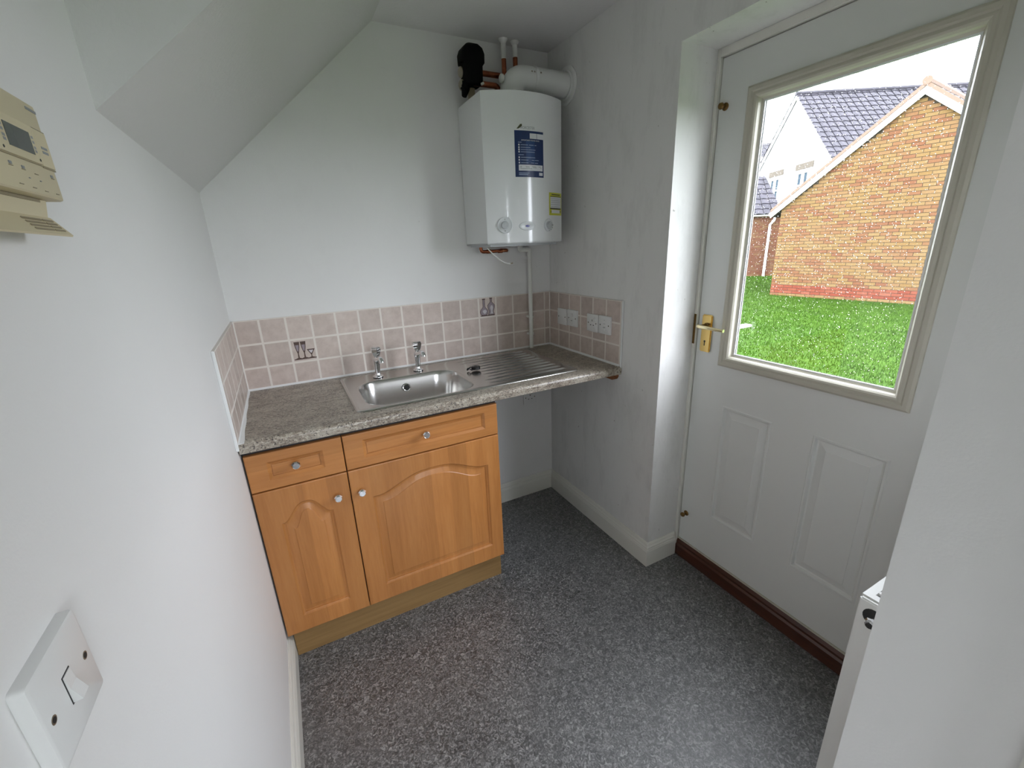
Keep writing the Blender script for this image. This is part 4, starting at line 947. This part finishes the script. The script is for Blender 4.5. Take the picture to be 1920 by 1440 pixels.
# bargeboards, verge and roof
e0 = 0.235
for sgn in (-1, 1):
    s0 = AX+sgn*(AX+e0); zl = EZ-k_*e0
    bm = nb(); prism(bm, [(s0, zl-0.01),(AX, AZ),(AX, AZ+0.150),(s0, zl+0.135)], 'y', -0.075, -0.045); mk('bargeboard', bm, 'barge_white', gar, local=True)
    bm = nb(); prism(bm, [(s0, zl+0.135),(AX, AZ+0.150),(AX, AZ+0.235),(s0, zl+0.205)], 'y', -0.105, 0.02); mk('verge', bm, 'verge_cement', gar, local=True)
    bm = nb(); prism(bm, [(s0, zl+0.01),(AX, AZ+0.02),(AX, AZ+0.19),(s0, zl+0.165)], 'y', -0.05, 5.6); mk('roof_deck', bm, 'mortar', gar, local=True)
    sl = Vector((-sgn*(AX+e0), 0, AZ-zl)); 
    roof_tiles(gar, (s0, -0.10, zl+0.165), (0,1,0), sl, 5.7, sl.length, 'slate_tile')
bm = nb(); tube(bm, [(AX,-0.115,AZ+0.24),(AX,5.6,AZ+0.24)], 0.085, 10); mk('ridge_tile', bm, 'verge_cement', gar, local=True)
bm = nb(); tube(bm, [(-0.26,-0.02,EZ-0.10),(-0.26,5.5,EZ-0.10)], 0.055, 8); gt = mk('gutter', bm, 'barge_white', gar, local=True)
# --- white rendered house behind
hs_ = thing('white_house', 'white rendered house gable with dark tiled roof behind the garage', 'building', (21.370, 11.209, GZ), math.radians(-120))
HA, HE, HW_ = 7.0-GZ, 4.27-GZ, 2.88
bm = nb(); prism(bm, [(-HW_,0),(HW_,0),(HW_,HE),(0,HA),(-HW_,HE)], 'y', 0.0, 9.0); mk('gable_wall', bm, 'render_white', hs_, local=True)
for sgn in (-1, 1):
    zl = HE-0.25*(HA-HE)/HW_; s0 = sgn*(HW_+0.25)
    bm = nb(); prism(bm, [(s0,zl-0.02),(0,HA-0.02),(0,HA+0.14),(s0,zl+0.12)], 'y', -0.10, -0.05); mk('bargeboard', bm, 'barge_white', hs_, local=True)
    sl = Vector((-sgn*(HW_+0.25), 0, HA-zl)); bm = nb(); prism(bm, [(s0,zl+0.03),(0,HA+0.03),(0,HA+0.13),(s0,zl+0.12)], 'y', -0.08, 9.0); mk('roof_deck', bm, 'slate_tile', hs_, local=True)
    roof_tiles(hs_, (s0,-0.13,zl+0.13), (0,1,0), sl, 9.1, sl.length, 'slate_tile')
bm = nb(); tube(bm, [(0,-0.12,HA+0.17),(0,9,HA+0.17)], 0.09, 8); mk('ridge_tile', bm, 'slate_tile', hs_, local=True)
for (x0, x1, zt_, zb_) in ((-1.40,-0.52,3.99,2.95),(0.83,1.72,3.99,2.95)):
    bm = nb(); box(bm, x0-0.18, x1+0.18, -0.04, 0.02, zt_-GZ+0.06, zt_-GZ+0.30); mk('lintel', bm, 'lintel_cream', hs_, local=True)
    bm = nb()
    for a in ((x0,x0+0.10,zb_,zt_),(x1-0.10,x1,zb_,zt_),((x0+x1)/2-0.09,(x0+x1)/2+0.09,zb_,zt_),(x0,x1,zb_,zb_+0.10),(x0,x1,zt_-0.10,zt_)):
        box(bm, a[0], a[1], -0.045, 0.02, a[2]-GZ, a[3]-GZ)
    wf = mk('window', bm, 'upvc_white', hs_, local=True)
    zm = (zb_+zt_)/2-0.05
    for (pa, pb) in ((x0+0.10,(x0+x1)/2-0.09),((x0+x1)/2+0.09,x1-0.10)):
        for (za, zc) in ((zb_+0.10,zm-0.03),(zm+0.03,zt_-0.10)):
            bm = nb(); box(bm, pa, pb, -0.015, 0.01, za-GZ, zc-GZ); mk('pane', bm, 'far_glass', wf, local=True)
        bm = nb(); box(bm, pa, pb, -0.035, 0.01, zm-0.03-GZ, zm+0.03-GZ); mk('glazing_bar', bm, 'upvc_white', wf, local=True)
# --- low brick outbuilding beyond the garage
ob = thing('brick_outbuilding', 'brown brick outbuilding with dark roof and white downpipe', 'building', (17.373, 9.807, GZ), math.radians(-40))
bm = nb(); box(bm, -6.0, 1.15, 0.006, 3.4, 0, 2.36); mk('wall_core', bm, 'mortar', ob, local=True)
vs, fs, tint = [], [], []
for r in range(31):
    for c in range(14):
        x0 = 1.14-0.215-0.225*c - (0.1125 if r % 2 else 0); z0 = 0.005+0.075*r; b0 = len(vs); tv = rb.random()
        for (x,y,z) in ((x0,0,z0),(x0+0.215,0,z0),(x0+0.215,0,z0+0.065),(x0,0,z0+0.065),(x0,0.03,z0),(x0+0.215,0.03,z0),(x0+0.215,0.03,z0+0.065),(x0,0.03,z0+0.065)): vs.append((x,y,z)); tint.append(tv)
        fs += [(b0,b0+1,b0+2,b0+3),(b0+4,b0+5,b0+1,b0),(b0+3,b0+2,b0+6,b0+7),(b0,b0+3,b0+7,b0+4),(b0+1,b0+5,b0+6,b0+2)]
me = bpy.data.meshes.new('brickwork'); me.from_pydata(vs, [], fs); me.update(); at = me.attributes.new('tint','FLOAT','POINT'); at.data.foreach_set('value', tint); me.materials.append(MATS['brick_brown'])
o = bpy.data.objects.new('brickwork', me); COL.objects.link(o); o.parent = ob; o['kind'] = 'stuff'
bm = nb(); tube(bm, [(-6.0,-0.13,2.36),(1.1,-0.13,2.36)], 0.06, 8); mk('gutter', bm, 'barge_white', ob, local=True)
bm = nb(); tube(bm, [(0.72,-0.13,2.33),(0.72,-0.10,2.15),(0.60,-0.06,1.98),(0.60,-0.06,0.0)], 0.045, 8); mk('downpipe', bm, 'barge_white', ob, local=True)
bm = nb(); prism(bm, [(-0.18,2.34),(1.75,3.92),(3.6,2.34)], 'x', -6.0, 0.66); mk('roof_deck', bm, 'mortar', ob, local=True)
roof_tiles(ob, (-6.0,-0.20,2.36), (1,0,0), Vector((0,1.93,1.58)), 6.95, Vector((0,1.93,1.58)).length, 'slate_tile', taper=0.25)
# --- farthest house, only a corner of its gable in view
fh = thing('far_house', 'distant buff brick house with dark roof above the outbuilding', 'building', (26.63, 15.95, GZ), math.radians(-40))
bm = nb(); box(bm, -6.0, 3.0, 0.4, 6.0, 0, 6.0); mk('house_wall', bm, 'brick_buff', fh, local=True)
bm = nb(); prism(bm, [(0.0,5.85),(0.3,6.05),(2.6,7.0),(4.9,6.05),(4.9,5.85)], 'x', -6.0, 3.2); mk('roof_deck', bm, 'slate_tile', fh, local=True)
roof_tiles(fh, (-6.0,0.0,5.95), (1,0,0), Vector((0,2.6,1.1)), 9.2, 2.8, 'slate_tile')
bm = nb(); box(bm, -6.0, 3.2, -0.05, 0.0, 5.70, 5.95); mk('fascia', bm, 'barge_white', fh, local=True)
